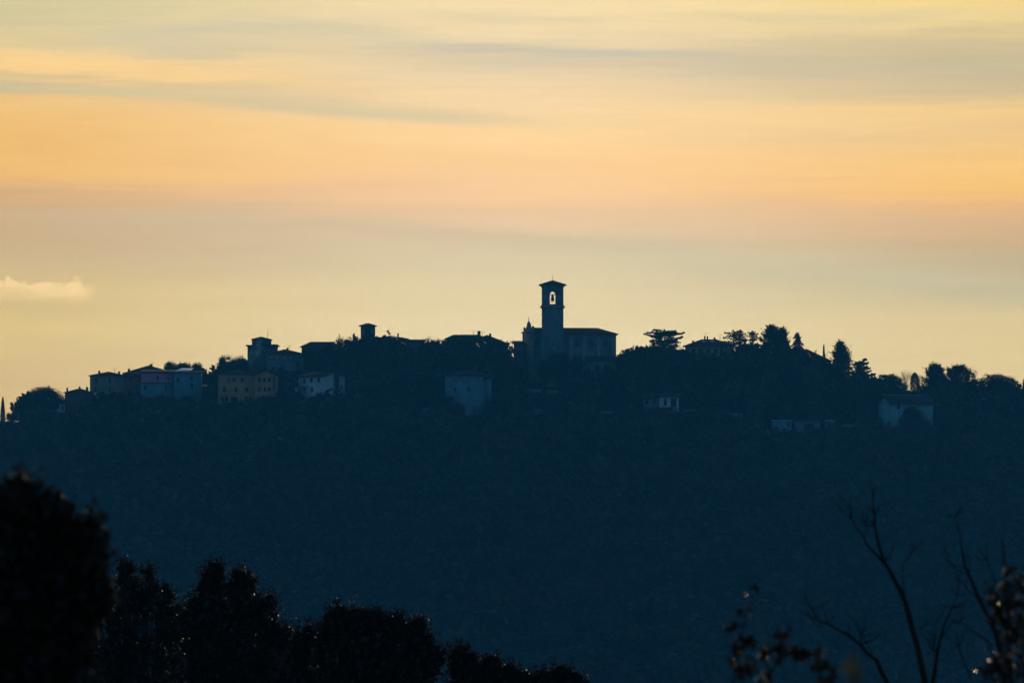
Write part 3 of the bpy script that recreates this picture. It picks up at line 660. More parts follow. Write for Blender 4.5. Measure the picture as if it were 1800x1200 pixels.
b = MB(); b.box(-h.a / 2 - .5, h.a / 2 + .5, -.25, .25, h.h + h.rr + .12, h.h + h.rr + .32); b.build('ridge_tiles', M['trim'], h.o)
b = MB(); b.box(-h.a / 2 - .08, h.a / 2 + .05, -h.b / 2 - .08, h.b / 2 + .05, (757 - 746) * h.m, (757 - 744.5) * h.m); b.build('string_course', M['trim'], h.o)
h = House('garage', 'long low garage with a wide dark door at the right', 1398, 1442, 740, 756, 737.5, 'mono', 'mauve', 'tile2', depth=6, y=1440, keep=755, over=.25, cat='garage')
b = MB(); m = h.m; b.box(-.5 * h.a + 16 * m, -.5 * h.a + 33 * m, -h.b / 2 - .06, -h.b / 2 + .02, 0, 12.5 * m); b.build('garage_door', M['shutter'], h.o)
h = House('block_store', 'low pale blue block store left of the garage', 1358, 1392, 740, 755, 738, 'mono', 'bluegrey', 'concrete', depth=5, y=1440, keep=753, over=.2, cat='shed')
h.win(1386, 746, 4, 7, pane='dark')
h = House('tool_shed', 'small pale shed at the right of the garage', 1451, 1467, 740, 753, 738, 'mono', 'grey', 'concrete', depth=4, y=1441, keep=751, over=.2, cat='shed')
h.win(1459, 747, 4, 8, pane='dark', name='door')
h = House('terrace_shed', 'small pale block on the terrace below the church, right of the stone house', 941, 956, 722, 732, 720, 'mono', 'bluegrey', 'concrete', depth=3, keep=731, over=.15, cat='shed')
h.win(948, 728, 3.5, 5, pane='dark', name='door')
h = House('tarpaulin_hut', 'tiny blue hut in the woods left of the stone house', 744, 757, 718.5, 726, 717, 'mono', 'bluegrey', 'bluegrey' if False else 'concrete', depth=2.5, keep=725, over=.12, cat='shed')
h.win(749, 723, 2.5, 5, pane='dark', name='door')
h = House('white_outbuilding', 'low white outbuilding on the slope between the veranda house and the garage', 1281, 1306, 726, 736, 723.5, 'mono', 'concrete', 'tile2', depth=4, keep=734, over=.2, cat='shed')
h.wins([(1288, 731), (1299, 731)], w=3.5, hh=5)

def wall(px0, px1, top, base, label, mat='concrete', th=.45, y=None):
    y = hit((px0 + px1) / 2, base) if y is None else y; a = P(px0, base, y); c = P(px1, base, y); m = K * y; rng = random.Random(int(px0))
    o = thing('garden_wall', label, 'wall', ((a[0] + c[0]) / 2, y, a[2])); W = (c[0] - a[0]) / 2; H = (base - top) * m
    b = MB(); b.box(-W, W, -th / 2, th / 2, -1.5, H); b.build('wall_body', M[mat], o)
    b = MB(); b.box(-W - .05, W + .05, -th / 2 - .06, th / 2 + .06, H, H + .1); b.build('coping', M['trim'], o)
    KEEP.append((px0, px1, top, base, y))
wall(926, 952, 684, 690, 'upper of the two low pale terrace walls below the church')
wall(962, 988, 686, 692, 'lower of the two low pale terrace walls below the church')
wall(1052, 1076, 723, 727, 'short pale wall on the slope below the right end of the church')
wall(98, 127, 724, 728, 'pale retaining wall below the small cottage', y=None)
wall(1200, 1222, 720, 725, 'short stone wall right of the white veranda house', 'stone')
wall(262, 304, 696, 699, 'long terrace wall below the pink house', 'stone')
wall(330, 382, 704, 708, 'terrace wall left of the orange house', 'stone')

def car(px, row, label, mat='silver', rz=0.0):
    y = hit(px, row); p = P(px, row, y); o = thing('parked_car', label, 'car', (p[0], p[1], g1(p[0], p[1])), rz)
    b = MB(); b.prism([(-2.05, .35), (2.05, .35), (2.1, .62), (1.9, .82), (1.15, .92), (.55, 1.38), (-.75, 1.42), (-1.55, .98), (-2.0, .9), (-2.1, .6)], 'y', -.82, .82); b.build('body', M[mat], o)
    w = MB(); w.prism([(1.0, .94), (.5, 1.32), (-.7, 1.35), (-1.35, .98)], 'y', -.835, .835); w.build('side_windows', M['glass'], o)
    for sx in (-1.3, 1.3):
        for sy in (-1, 1):
            t = MB(); th = np.linspace(0, 2 * math.pi, 15)[:-1]; t.prism([(sx + .32 * math.cos(q), .32 + .32 * math.sin(q)) for q in th], 'y', sy * .84 - .1, sy * .84 + .1); t.build('wheel', M['tyre'], o)
    KEEP.append((px - 10, px + 10, row - 8, row, y))
car(1494, 753, 'silver car parked on the slope between the garage and the barn')

for i, (px, r) in enumerate(((26.6, 740.5), (29.4, 741.2), (32.2, 740.6))):
    y = 1478.0; p = P(px, r, y); gz = g1(p[0], y) - .2; top = max(p[2], gz + 1.2)
    o = thing('garden_lamp', ('leftmost', 'middle', 'rightmost')[i] + ' of three tiny lit lamps at the far left of the hill', 'lamp', (p[0], y, gz), 0, 'lit lamps at the far left')
    b = MB(); b.tube([(0, 0, 0), (0, 0, top - gz)], .04, 5); b.build('post', M['metal'], o)
    b = MB(); b.lathe([(.03, 0), (.08, .05), (.1, .12), (.07, .19), (.02, .22)], (0, 0, top - gz), 8); b.build('lamp_globe', M['lamp'], o)
    KEEP.append((px - 2, px + 2, r - 3, r + 4, y))

# ------------------------------------------------------------------ village trees
def unit(v): return v / (np.linalg.norm(v, axis=-1, keepdims=True) + 1e-9)
def crown_round(rng, H, W, low=.18, n=2600, leaf=.30, holes=0.0):
    """lumpy broadleaf crown"""
    n = int(n * 2.6); zc = H * (low + 1) / 2; rz = H * (1 - low) / 2; R = W / 2; lobes = [(np.array((0, 0, zc)), R * .78, rz * .82)]
    for k in range(13):
        d = unit(rng.normal(size=3)); d[2] = abs(d[2]) * .95 - .2
        lobes.append((np.array((0, 0, zc)) + d * (R * .66, R * .66, rz * .68), R * rng.uniform(.26, .40), rz * rng.uniform(.24, .38)))
    lobes.append((np.array((0, 0, zc - rz * .45)), R * .7, rz * .5))
    pts = []
    for i, (c, r, z) in enumerate(lobes):
        q = int(n * (.34 if i == 0 else .66 / 14)); ncl = max(7, q // 14)
        d = unit(rng.normal(size=(ncl, 3))); rad = rng.uniform(.0, 1.0, (ncl, 1)) ** .5
        cc = c + d * rad * (r, r, z)
        if holes and i: cc = cc[:max(3, int(len(cc) * (1 - holes)))]
        k = rng.integers(0, len(cc), q); pts.append(cc[k] + rng.normal(size=(q, 3)) * np.clip(.15 * r, .14, .32))
    return np.vstack(pts), leaf, .62, None
def crown_conifer(rng, H, W, low=.0, n=3000, leaf=.62, power=.75, spikes=4, top_r=.10):
    n = int(n * 2.4); ncl = n // 16; tc = rng.random(ncl) ** 1.35; az = rng.random(ncl) * 2 * math.pi
    prof = (1 - tc) ** power * .93 + top_r * (1 - tc) ** .3; wob = 1 + .16 * np.sin(az * 2 + tc * 17) + .12 * np.sin(tc * 31 + az)
    r = W / 2 * prof * wob * rng.uniform(.0, 1.04, ncl) ** .55; cz = H * (low + (.985 - low) * tc)
    cc = np.stack((r * np.cos(az), r * np.sin(az), cz), -1); k = rng.integers(0, ncl, n)
    out = np.stack((np.cos(az), np.sin(az), np.full(ncl, .9)), -1)
    p = cc[k] + out[k] * rng.normal(size=(n, 1)) * .34 + rng.normal(size=(n, 3)) * .2; ax = out[k]
    for s in range(spikes):                                    # several leading shoots
        q = 70; a = rng.random() * 6.28; rr = W / 2 * rng.uniform(.1, .45) if s else 0; ti = 1 - min(.97, (rr / (W / 2) / .95)) ** (1 / power) if s else 1.0
        base = H * ti; u = rng.random(q) ** .8; c = np.array((rr * math.cos(a), rr * math.sin(a), base))
        hs = 1.5 if s else 1.2
        pp = c + np.stack((rng.normal(size=q) * .2 * (1.15 - u) + .25 * u * math.cos(a), rng.normal(size=q) * .2 * (1.15 - u), u * hs - (1.0 if s else 1.3)), -1)
        p = np.vstack((p, pp)); ax = np.vstack((ax, np.tile((0.1, 0, 1.0), (q, 1))))
    return p, leaf, .42, ax
def crown_column(rng, H, W, n=1500, leaf=.38, blunt=False):
    n *= 2; t = rng.random(n); prof = (1 - t) ** .55 * np.minimum(1, .55 + t * 2.2) if not blunt else np.minimum(1, ((1 - t) * 6) ** .5) * np.minimum(1, .7 + t * 1.5)
    a = rng.random(n) * 6.283; r = W / 2 * prof * rng.uniform(.2, 1.02, n) ** .5
    p = np.stack((r * np.cos(a), r * np.sin(a), H * (.02 + .98 * t)), -1); return p, leaf, .45, np.tile((0, 0, 1.0), (n, 1))
def crown_umbrella(rng, H, W, n=4200, leaf=.42, dome=None):
    n = int(n * 2.2); dome = dome or W * .42; ncl = n // 14; d = unit(rng.normal(size=(ncl, 3))); d[:, 2] = np.abs(d[:, 2])
    rad = rng.uniform(.1, 1.0, (ncl, 1)) ** .3; cc = np.array((0, 0, H - dome)) + d * rad * (W / 2, W / 2, dome)
    cc[:, 2] += .18 * np.sin(cc[:, 0] * 2.2) ; k = rng.integers(0, ncl, n); return cc[k] + rng.normal(size=(n, 3)) * (.42, .42, .16), leaf, .5, None

TREES = [0]
def plant(kind, name, label, px, top, wpx, y, mat='evergreen', seed=None, group=None, **kw):
    TREES[0] += 1; rng = np.random.default_rng(seed if seed is not None else 100 + TREES[0])
    tp = P(px, top, y); x = tp[0]; gz = g1(x, y) - .15; H = max(tp[2] - gz, 1.2); W = wpx * K * y
    cat = {'bush': 'bush'}.get(name, 'bush' if name.endswith('bush') else 'tree')
    o = thing(name, label, cat, (x, y, gz), 0, group)
    lean = rng.normal(size=2) * .02 * H
    if kind == 'cedar': cedar(o, rng, H, W, mat, **kw); return o
    if kind == 'bare': bare(o, rng, H, W, **kw); return o
    if name == 'bush': kw.setdefault('low', -.08)
    f = {'round': crown_round, 'conifer': crown_conifer, 'column': crown_column, 'umbrella': crown_umbrella}[kind]
    # crown keeps the width it has in the picture: tall ones carry it over the upper part only
    p, leaf, asp, ax = f(rng, H, W, **kw)
    b = MB(); b.leaves(p, leaf, asp, rng, ax); b.build('crown', M[mat], o)
    t = MB(); th = H * (.62 if kind != 'umbrella' else .86); r0 = max(.12, min(.4, W * .045))
    zz = np.linspace(0, th, 6); pts = np.stack((lean[0] * (zz / H) ** 2 + .05 * np.sin(zz), lean[1] * (zz / H) ** 2, zz), -1); t.tube(pts, np.linspace(r0, r0 * .45, 6), 7)
    if kind in ('round', 'umbrella'):
        for k in range(6):
            a = rng.random() * 6.28; z0 = th * rng.uniform(.45, .95); l = W * rng.uniform(.2, .34)
            t.tube([(0, 0, z0), (l * .5 * math.cos(a), l * .5 * math.sin(a), z0 + l * .45), (l * math.cos(a), l * math.sin(a), z0 + l * .75)], [r0 * .45, r0 * .28, r0 * .12], 5)
    t.build('trunk', M['bark'], o); return o
def cedar(o, rng, H, W, mat, tiers=9, z_lo=.3, flat=False, dens=1.0, sag=0.0, top_w=.15, gap=.0):
    t = MB(); r0 = max(.18, W * .03); zz = np.linspace(0, H * .96, 8)
    t.tube(np.stack((.06 * np.sin(zz * .7), .05 * np.cos(zz * .9), zz), -1), np.linspace(r0, .06, 8), 7)
    pads, axs = [], []
    dz = H * (1 - z_lo) / tiers; top = np.array((0, 0, H * .96)); q = rng.random((60, 1))
    pads.append(top - (0, 0, 1.6) * q + rng.normal(size=(60, 3)) * (.3, .3, .12) * (.3 + q)); axs.append(np.tile((0, 0, 1.0), (60, 1)))
    for k in range(int(tiers * 5.2)):
        u = (k + rng.uniform(-.5, .5)) / (tiers * 5.2); u = min(.97, max(0, u)); z = H * (z_lo + (1 - z_lo) * u * .97)
        if rng.random() < gap: continue
        R = W / 2 * ((1 - u) ** .75 * (1 - top_w) + top_w) if not flat else W / 2 * (.5 + .5 * math.sin(math.pi * (.2 + .62 * u)))
        a = k * 2.4 + rng.normal() * .35; l = R * rng.uniform(.5, 1.1); up = l * rng.uniform(.05, .36); curl = rng.uniform(-.1, .16) * l
        d = np.array((math.cos(a), math.sin(a), 0)); e = d * l + (0, 0, up + curl - sag * l); mid = d * l * .5 + (0, 0, up * .8)
        lid = H * rng.uniform(.88, .99)
        if z + e[2] > lid: e[2] = lid - z; mid[2] = min(mid[2], e[2])
        c = np.array((0, 0, z - l * .12)); t.tube([c, c + mid, c + e], [.11, .07, .02], 5)
        n = int(max(26, 62 * l * dens)); q = rng.uniform(.2, 1.05, n)[:, None]
        p = c + np.where(q < .5, mid * q * 2, mid + (e - mid) * (q - .5) * 2)
        side = np.cross(d, (0, 0, 1)); sp = .14 + .17 * l * np.sin(np.clip(q, 0, 1) * math.pi * .85)
        p = p + side * rng.normal(size=(n, 1)) * sp + (0, 0, 1) * (rng.normal(size=(n, 1)) * .13 + .06 * np.sin(q * 19 + k))
        pads.append(p); axs.append(np.tile(d + (0, 0, .3), (n, 1)))
    b = MB(); b.leaves(np.vstack(pads), .42, .5, rng, np.vstack(axs)); b.build('crown', M[mat], o); t.build('trunk', M['bark'], o)
def bare(o, rng, H, W, depth=6):
    t, tw = MB(), MB()
    def grow(p, d, l, r, k):
        e = p + d * l; (t if k < 3 else tw).tube([p, (p + e) / 2 + rng.normal(size=3) * l * .05, e], [r, r * .85, r * .7], 5 if k < 3 else 3)
        if k >= depth: return
        for j in range(3 if k < 4 else 2):
            n = unit(d + rng.normal(size=3) * (.42, .42, .18) + (0, 0, .16)); grow(e, n, l * rng.uniform(.66, .86), r * .62, k + 1)
    for s in range(3): grow(np.array((0, 0, 0.)), unit(np.array((rng.normal() * .28, rng.normal() * .28, 1.0))), H * .24, .13, 0)
    t.build('trunk', M['twig'], o); tw.build('twigs', M['decid'], o, kind='stuff')

SK = 1508
plant('column', 'cypress_tree', 'thin dark cypress at the left edge of the hill', 5, 698, 11, 1500, 'pine', n=900)
for px, top, w, lb in ((16, 722, 12, 'tiny ragged bush right beside the thin cypress at the left edge'), (22, 724, 10, 'small bush on the left skyline, middle one before the big round oak'), (31, 723, 14, 'low bush at the left foot of the big round oak')):
    plant('round', 'bush', lb, px, top, w, 1500, n=500, leaf=.26)
plant('round', 'oak_tree', 'big dense round oak at the far left of the village', 76, 675, 86, 1513, n=5600, low=.05)
plant('round', 'oak_tree', 'dark round tree standing against the left wall of the lowest cottage', 70, 702, 40, 1474, n=2200)
for px, top, w, y, lb in ((178, 684, 30, 1466, 'dark bush below the left windows of the cream house'), (205, 685, 28, 1466, 'dark bush below the right window of the cream house'),
                          (243, 692, 30, 1462, 'dark bush at the foot of the dusky red house'), (276, 692, 44, 1456, 'broad bush below the pink house'), (330, 690, 40, 1456, 'dark bush below the blue grey house'),
                          (365, 690, 34, 1456, 'dark bush left of the orange house')):
    plant('round', 'bush', lb, px, top, w, y, n=1400)
plant('round', 'oak_tree', 'leftmost of the dense row of trees behind the pink house', 300, 629, 36, 1520, n=2600)
plant('round', 'oak_tree', 'middle tree of the dense row behind the blue grey house', 324, 629, 34, 1521, n=2600, seed=9)
plant('round', 'oak_tree', 'rightmost tree of the dense row, above the blue grey house', 347, 632, 32, 1520, n=2600)
plant('round', 'oak_tree', 'narrow dark tree left of the bright gap in the trees', 358, 641, 17, 1505, n=2400, low=.02, leaf=.3)
plant('round', 'holm_oak', 'ragged tree with sky showing through, right of the bright gap', 396, 618, 42, 1512, n=2300, holes=.35, leaf=.30, low=.1)
plant('round', 'holm_oak', 'broad dark tree between the bright gap and the fortified house', 420, 622, 46, 1510, n=3000)
plant('round', 'holm_oak', 'dark tree at the foot of the bright gap, above the orange house', 392, 640, 24, 1490, n=1800)
for px, top, w, lb in ((583, 593, 34, 'lowest bush on the skyline right of the hip roofed house'), (598, 583.5, 36, 'tall ragged bush left of the small bell tower'), (614, 586.5, 34, 'bush on the skyline close left of the small bell tower'), (626, 586, 22, 'bush touching the left wall of the small bell tower'),
                       (666, 589, 10, 'small bush at the right foot of the small bell tower'), (754, 588.5, 40, 'ragged bush on the skyline right of the flat roofed house'), (774, 587.5, 36, 'bush on the skyline left of the broad farmhouse'), (793, 586.5, 28, 'small spiky bush at the left end of the broad farmhouse'),
                       (880, 592, 26, 'round bush on the skyline right of the two chimneys'), (895, 593, 20, 'thin ragged bush on the skyline just left of the church annex')):
    plant('round', 'bush', lb, px, top, w, 1505, n=1300 if px != 895 else 420, leaf=.27, holes=.0 if px != 895 else .4)
plant('round', 'holm_oak', 'large dark tree before the foot of the bell tower', 982, 609, 56, 1478, n=3800)
plant('round', 'holm_oak', 'dark tree in the angle between church front and bell tower', 957, 627, 30, 1478, n=1800)
plant('round', 'holm_oak', 'dark tree before the middle of the church nave', 1012, 616, 34, 1478, n=2200)
for px, top, w, lb in ((808, 589.5, 36, 'bush before the left half of the broad low roofed house'), (831, 591, 34, 'bush before the middle of the broad low roofed house'), (868, 593, 32, 'bush before the long sloping roof left of the church')):
    plant('round', 'bush', lb, px, top, w, 1502, n=1100)
for px, top, w, lb in ((1094, 608, 18, 'bush touching the right end of the church'), (1105, 605, 17, 'bush with gaps of sky right of the church'), (1121, 603, 26, 'bush left below the flat topped cedar')):
    plant('round', 'bush', lb, px, top, w, 1503, n=1000, leaf=.28, holes=.2)
plant('cedar', 'cedar_tree', 'wide flat topped cedar on the skyline between church and villa', 1168, 576.5, 66, 1512, 'pine', flat=True, tiers=9, z_lo=.52, dens=1.0, gap=.22)
plant('round', 'holm_oak', 'broad dark tree under the flat topped cedar', 1160, 599, 84, 1500, n=4200)
plant('round', 'holm_oak', 'dark tree at the left corner of the villa', 1198, 606, 34, 1494, n=2000)
plant('cedar', 'cedar_tree', 'thin open cedar with long bare arms right of the villa', 1289, 577, 64, 1512, 'pine', tiers=8, z_lo=.42, dens=.42, gap=.3, top_w=.42)
plant('cedar', 'cedar_tree', 'slim cedar close behind the thin open cedar', 1301, 576.5, 44, 1516, 'pine', tiers=8, z_lo=.4, dens=.42, gap=.25, top_w=.12)
plant('cedar', 'cedar_tree', 'open cedar left of the tallest dense conifers', 1323, 578.5, 48, 1513, 'pine', tiers=8, z_lo=.34, dens=.5, gap=.2, top_w=.24)
plant('conifer', 'pine_tree', 'tallest dense dark conifer on the right crest', 1357, 573, 52, 1506, 'pine', n=5200, power=.42, spikes=7, top_r=.2)
plant('conifer', 'pine_tree', 'dense dark conifer right against the tallest one', 1375, 577.5, 38, 1507, 'pine', n=3600, power=.5, spikes=5, top_r=.14)
plant('cedar', 'cedar_tree', 'drooping cedar with clear tiers right of the dense conifers', 1402, 582, 48, 1508, 'pine', tiers=13, z_lo=.22, dens=1.1, sag=.34, top_w=.12)
plant('round', 'bush', 'round bush on the ridge left of the thin dark cypress', 1435, 608, 22, 1500, n=1200)
plant('column', 'cypress_tree', 'thin pointed cypress before the pale strip of wall', 1448, 605, 11, 1494, 'pine', n=1500, leaf=.28)
plant('conifer', 'pine_tree', 'stout dense conifer standing alone right of the thin cypress', 1478, 601, 62, 1500, 'pine', n=5600, power=.72, spikes=6, top_r=.2)
plant('cedar', 'pine_tree', 'spreading ragged pine on the slope right of the stout conifer', 1517, 629, 58, 1502, 'pine', tiers=8, z_lo=.35, dens=1.5, gap=.12, top_w=.35)
plant('umbrella', 'umbrella_pine', 'smaller dome shaped umbrella pine left of the bare tree', 1562, 657, 66, 1494, 'pine', dome=5.0, n=3800)
plant('bare', 'bare_tree', 'leafless tree with fine twigs behind the rounded cypress', 1592, 643, 60, 1512)
plant('column', 'cypress_tree', 'blunt rounded cypress above the barn', 1608, 655, 17, 1490, 'pine', n=1900, blunt=True)
plant('conifer', 'fir_tree', 'spiky conifer with several tops right of the blunt cypress', 1643, 641, 70, 1500, 'pine', n=5600, power=.55, spikes=8, top_r=.2)
plant('conifer', 'fir_tree', 'second spiky conifer, left of the largest umbrella pine', 1686, 644, 92, 1500, 'pine', n=7000, power=.5, spikes=9, top_r=.3)
plant('umbrella', 'umbrella_pine', 'largest dome shaped umbrella pine near the right edge', 1752, 657.5, 92, 1496, 'pine', dome=5.6, n=5200)
plant('round', 'bush', 'small ragged bush right of the largest umbrella pine', 1789, 672, 10, 1500, n=420, leaf=.3, holes=.3)
plant('column', 'cypress_tree', 'slim cypress cut by the right edge of the view', 1799, 667, 8, 1500, 'pine', n=800)
plant('conifer', 'spruce_tree', 'small dark spruce before the gable of the white house', 592, 659, 15, 1440, 'pine', n=1500, leaf=.4, power=.9, spikes=2)
plant('round', 'bush', 'broad bush below the balcony of the white house', 552, 691, 46, 1440, n=2000)
plant('round', 'oak_tree', 'dark tree before the lower left wall of the stone house', 806, 701, 28, 1438, n=1600)
plant('round', 'oak_tree', 'round dense tree before the front of the barn', 1600, 707, 68, 1436, n=4600, low=.02)
plant('round', 'oak_tree', 'round dense tree at the right end of the barn', 1666, 701, 62, 1440, 'olive', n=3600, low=.02)
plant('round', 'oak_tree', 'dark tree left of the white veranda house', 1112, 690, 40, 1452, n=1900)

# ------------------------------------------------------------------ the wood that covers the hill
SKYLINE = np.array([(-900, 790), (-60, 742), (35, 736), (45, 692), (110, 692), (115, 697), (157, 693), (160, 690), (215, 690), (250, 695), (352, 692), (366, 680), (385, 645), (435, 630), (485, 632), (530, 630), (575, 600), (592, 592),
                    (635, 592), (660, 594), (720, 601), (748, 596), (785, 595), (860, 601), (900, 606), (915, 640), (950, 640), (1085, 625), (1100, 616), (1130, 607), (1205, 613), (1275, 616), (1285, 603), (1340, 600), (1375, 604), (1400, 616), (1440, 630), (1462, 640), (1500, 652),
                    (1530, 660), (1560, 668), (1580, 684), (1620, 688), (1640, 672), (1700, 668), (1715, 672), (1740, 674), (1785, 678), (1790, 684), (1860, 700), (2700, 790)], float)
def woodland():
    rng = np.random.default_rng(5); b = MB(); count = 0
    keep = np.array(KEEP)
    cards = []
    for k in range(10):                                        # ten crown shapes
        c, leaf, asp, ax = crown_round(rng, 1.0, 1.0, low=.05, n=110, leaf=.2)
        mb = MB(); mb.leaves(c, .25, .8, rng); cards.append(np.vstack(mb.v))
    y = 1118.0
    while y < 1512:
        step = 4.3 if y > 1250 else 4.8
        x = -150 - rng.random() * step - max(0, (1300 - y)) * .0
        while x < 150:
            x += step * rng.uniform(.6, 1.4); yy = y + rng.uniform(-2.2, 2.2)
            s = rng.uniform(3.2, 6.4) * (1.0 if rng.random() > .12 else 1.35)
            if abs(x) > 100 * yy / 1000 + 14: continue
            z = g1(x, yy) - .4; hgt = s * rng.uniform(.75, 1.15) * (1.75 if yy > 1478 else 1.0); W = s * rng.uniform(.85, 1.2)
            px, tr = proj(x, yy, z + hgt); lim = np.interp(px, SKYLINE[:, 0], SKYLINE[:, 1]) + 3 + rng.uniform(0, 4)
            if tr < lim:
                zt = P(px, lim, yy)[2]; hgt = zt - z
                if hgt < 1.2: continue
                tr = lim; W = min(W, hgt * 1.4)
            hw = W / 2 / (K * yy)
            nearer = keep[:, 4] > yy - 1.0
            hitk = nearer & (keep[:, 0] < px + hw * .9) & (keep[:, 1] > px - hw * .9) & (keep[:, 3] > tr + 1) & (keep[:, 2] < 2000)
            # also never inside a house standing there
            ins = (np.abs(keep[:, 4] + 4 - yy) < 8) & (keep[:, 0] - 6 < px) & (keep[:, 1] + 6 > px)
            if hitk.any():
                low = keep[hitk][:, 3].max(); zt = P(px, low + rng.uniform(0, 3), yy)[2]; hgt = zt - z
                if hgt < 1.0: continue
                W = min(W, hgt * 1.5)
            if ins.any(): continue
            a = rng.random() * 6.28; v = cards[rng.integers(10)]; ca, sa = math.cos(a), math.sin(a)
            v = np.stack(((v[:, 0] * ca - v[:, 1] * sa) * W + x, (v[:, 0] * sa + v[:, 1] * ca) * W + yy, v[:, 2] * hgt + z), -1)
            up = np.clip((z - 0) / 25, 0, 1)                   # evergreen near the top; lower wood coloured lighter to paint in valley haze
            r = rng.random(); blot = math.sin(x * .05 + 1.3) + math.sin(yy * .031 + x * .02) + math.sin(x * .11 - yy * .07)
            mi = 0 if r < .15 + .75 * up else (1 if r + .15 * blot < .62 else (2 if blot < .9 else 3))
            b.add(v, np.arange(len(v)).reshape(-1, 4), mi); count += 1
        y += step * .92
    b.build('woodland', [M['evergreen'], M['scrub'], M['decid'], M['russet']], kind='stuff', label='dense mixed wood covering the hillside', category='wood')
    print('woodland trees', count)
woodland()

# ------------------------------------------------------------------ smoke from the orange house chimney
def smoke():
    b = MB(); y = 1462.0; p0 = P(441, 645, y); prof = [(441, 646, 2), (441, 638, 5), (444, 628, 8), (449, 618, 10), (455, 606, 10), (460, 596, 6)]
    pts = [P(a, r, y) for a, r, w in prof]; b.tube(pts, [w * K * y for _, _, w in prof], 12)
    m = bpy.data.materials.new('chimney_smoke'); m.use_nodes = True; nt = m.node_tree; nt.nodes.clear(); nb = NB(nt)
    tc = nt.nodes.new('ShaderNodeTexCoord'); n = nb.noise(tc.outputs['Object'], .55, 3, .6, .8)
    v = nt.nodes.new('ShaderNodeVolumePrincipled'); v.inputs['Color'].default_value = (.25, .75, .95, 1)
    nt.links.new(nb.m('MULTIPLY', nb.smooth(n, .38, .72), .34), v.inputs['Density'])
    o = nt.nodes.new('ShaderNodeOutputMaterial'); nt.links.new(v.outputs[0], o.inputs['Volume'])
    b.build('smoke', m, smooth=True, kind='stuff', label='thin blue smoke rising from the orange house', category='smoke')
smoke()

# ------------------------------------------------------------------ foreground trees
def near_tree(name, label, d, lobes, root, seed, leaf=.055, n=14000, mat='oakleaf', spread=1.0, cat='tree', clump=.05, spikes=0, core=.25, group=None, shoots=1.0, dy=15, sx=0):
    """lobes: (px,row,rx,ry) in photograph pixels at distance d, each filled in depth as well"""
    rng = np.random.default_rng(seed); m = K * d; base = P(root[0], root[1], d); gz = g1(base[0], d) - .1
    o = thing(name, label, cat, (base[0], d, gz), 0, group); org = np.array((base[0], d, gz)); t = MB(); b = MB()
    lobes = [(px - sx, row + dy, rx * 1.0, ry * .97) for px, row, rx, ry in lobes]
    for px, row, rx, ry in list(lobes):                          # ragged leading shoots on the upper outline
        for k in range(7):
            a = rng.uniform(.06, .94) * math.pi; q = rng.uniform(.72, 1.0); w = rng.uniform(5, 11) * shoots
            lobes = lobes + [(px + rx * q * math.cos(a), row - ry * q * math.sin(a), w, w * rng.uniform(1.0, 2.3))]
    area = np.array([rx * ry for _, _, rx, ry in lobes], float); share = area ** .8 / (area ** .8).sum(); tops = []
    for (px, row, rx, ry), sh in zip(lobes, share):
        c = P(px, row, d) - org; R = np.array((rx * m, rx * m * spread, ry * m)); k = int(n * sh); ncl = max(6, k // 26)
        dr = unit(rng.normal(size=(ncl, 3))); rad = np.where(rng.random((ncl, 1)) < core, rng.uniform(.1, .6, (ncl, 1)), rng.uniform(.66, .96, (ncl, 1)))
        cc = c + dr * rad * R; c2 = cc + (0, 0, 1) * rng.uniform(0, .5, (ncl, 1)) * clump
        q = rng.integers(0, ncl, k); u = rng.random((k, 1))
        axis = unit(dr + (0, 0, .8)); p = c2[q] + axis[q] * (u - .4) * clump * 2.4 + rng.normal(size=(k, 3)) * clump * .42
        b.leaves(p, leaf, .55, rng, axis[q] * .6 + rng.normal(size=(k, 3)) * .5)
        kc = int(k * .22); dc = unit(rng.normal(size=(kc, 3))) * rng.uniform(0, .86, (kc, 1)) ** .45   # older, larger inner foliage
        b.leaves(c + dc * R, leaf * 2.3, .7, rng)
        for j in range(min(ncl, 26)):                           # twigs that carry the sprays
            t.tube([c + (cc[j] - c) * .25, c + (cc[j] - c) * .7 + rng.normal(size=3) * .015, c2[j] + axis[j] * clump * 1.1], [.008, .005, .002], 4)
        tops.append(c)
    fork = np.array((0, 0, max(.3, min(c[2] for c in tops) * .55)))
    tr = MB(); tr.tube([(0, 0, 0), fork * .5 + (.05, .02, 0), fork], np.array((.11, .09, .07)) * max(.3, d / 75), 8)
    for c in tops: tr.tube([fork, fork + (c - fork) * .5 + rng.normal(size=3) * .04, c], np.array((.05, .03, .012)) * max(.3, d / 75), 6)
    b.build('crown', M[mat], o); tr.build('trunk', M['bark'], o); t.build('twigs', M['bark'], o, kind='stuff'); return o
near_tree('holm_oak', 'black out of focus holm oak filling the lower left corner', 15,
          [(42, 888, 26, 44), (0, 925, 50, 50), (98, 900, 28, 34), (60, 930, 60, 40), (160, 946, 22, 40), (120, 990, 56, 60), (178, 985, 18, 40), (40, 1010, 90, 90), (165, 1040, 30, 44), (80, 1090, 70, 90), (125, 1100, 36, 60), (20, 1170, 90, 80), (110, 1185, 46, 44), (95, 1140, 56, 70), (128, 1150, 26, 50), (60, 1200, 80, 60), (-60, 1060, 90, 160)], (20, 1300), 41, leaf=.026, n=20000, clump=.03, shoots=1.6, dy=24, sx=14)
near_tree('holm_oak', 'grey green oak with glittering leaves, right behind the blurred corner tree', 82.5,
          [(235, 1010, 32, 36), (205, 1060, 50, 60), (318, 1120, 34, 60), (190, 1130, 50, 70), (278, 1042, 26, 32), (250, 1110, 66, 80), (300, 1090, 26, 40), (170, 1180, 70, 90), (270, 1190, 70, 70)], (230, 1330), 42, leaf=.04, n=17000, clump=.08)
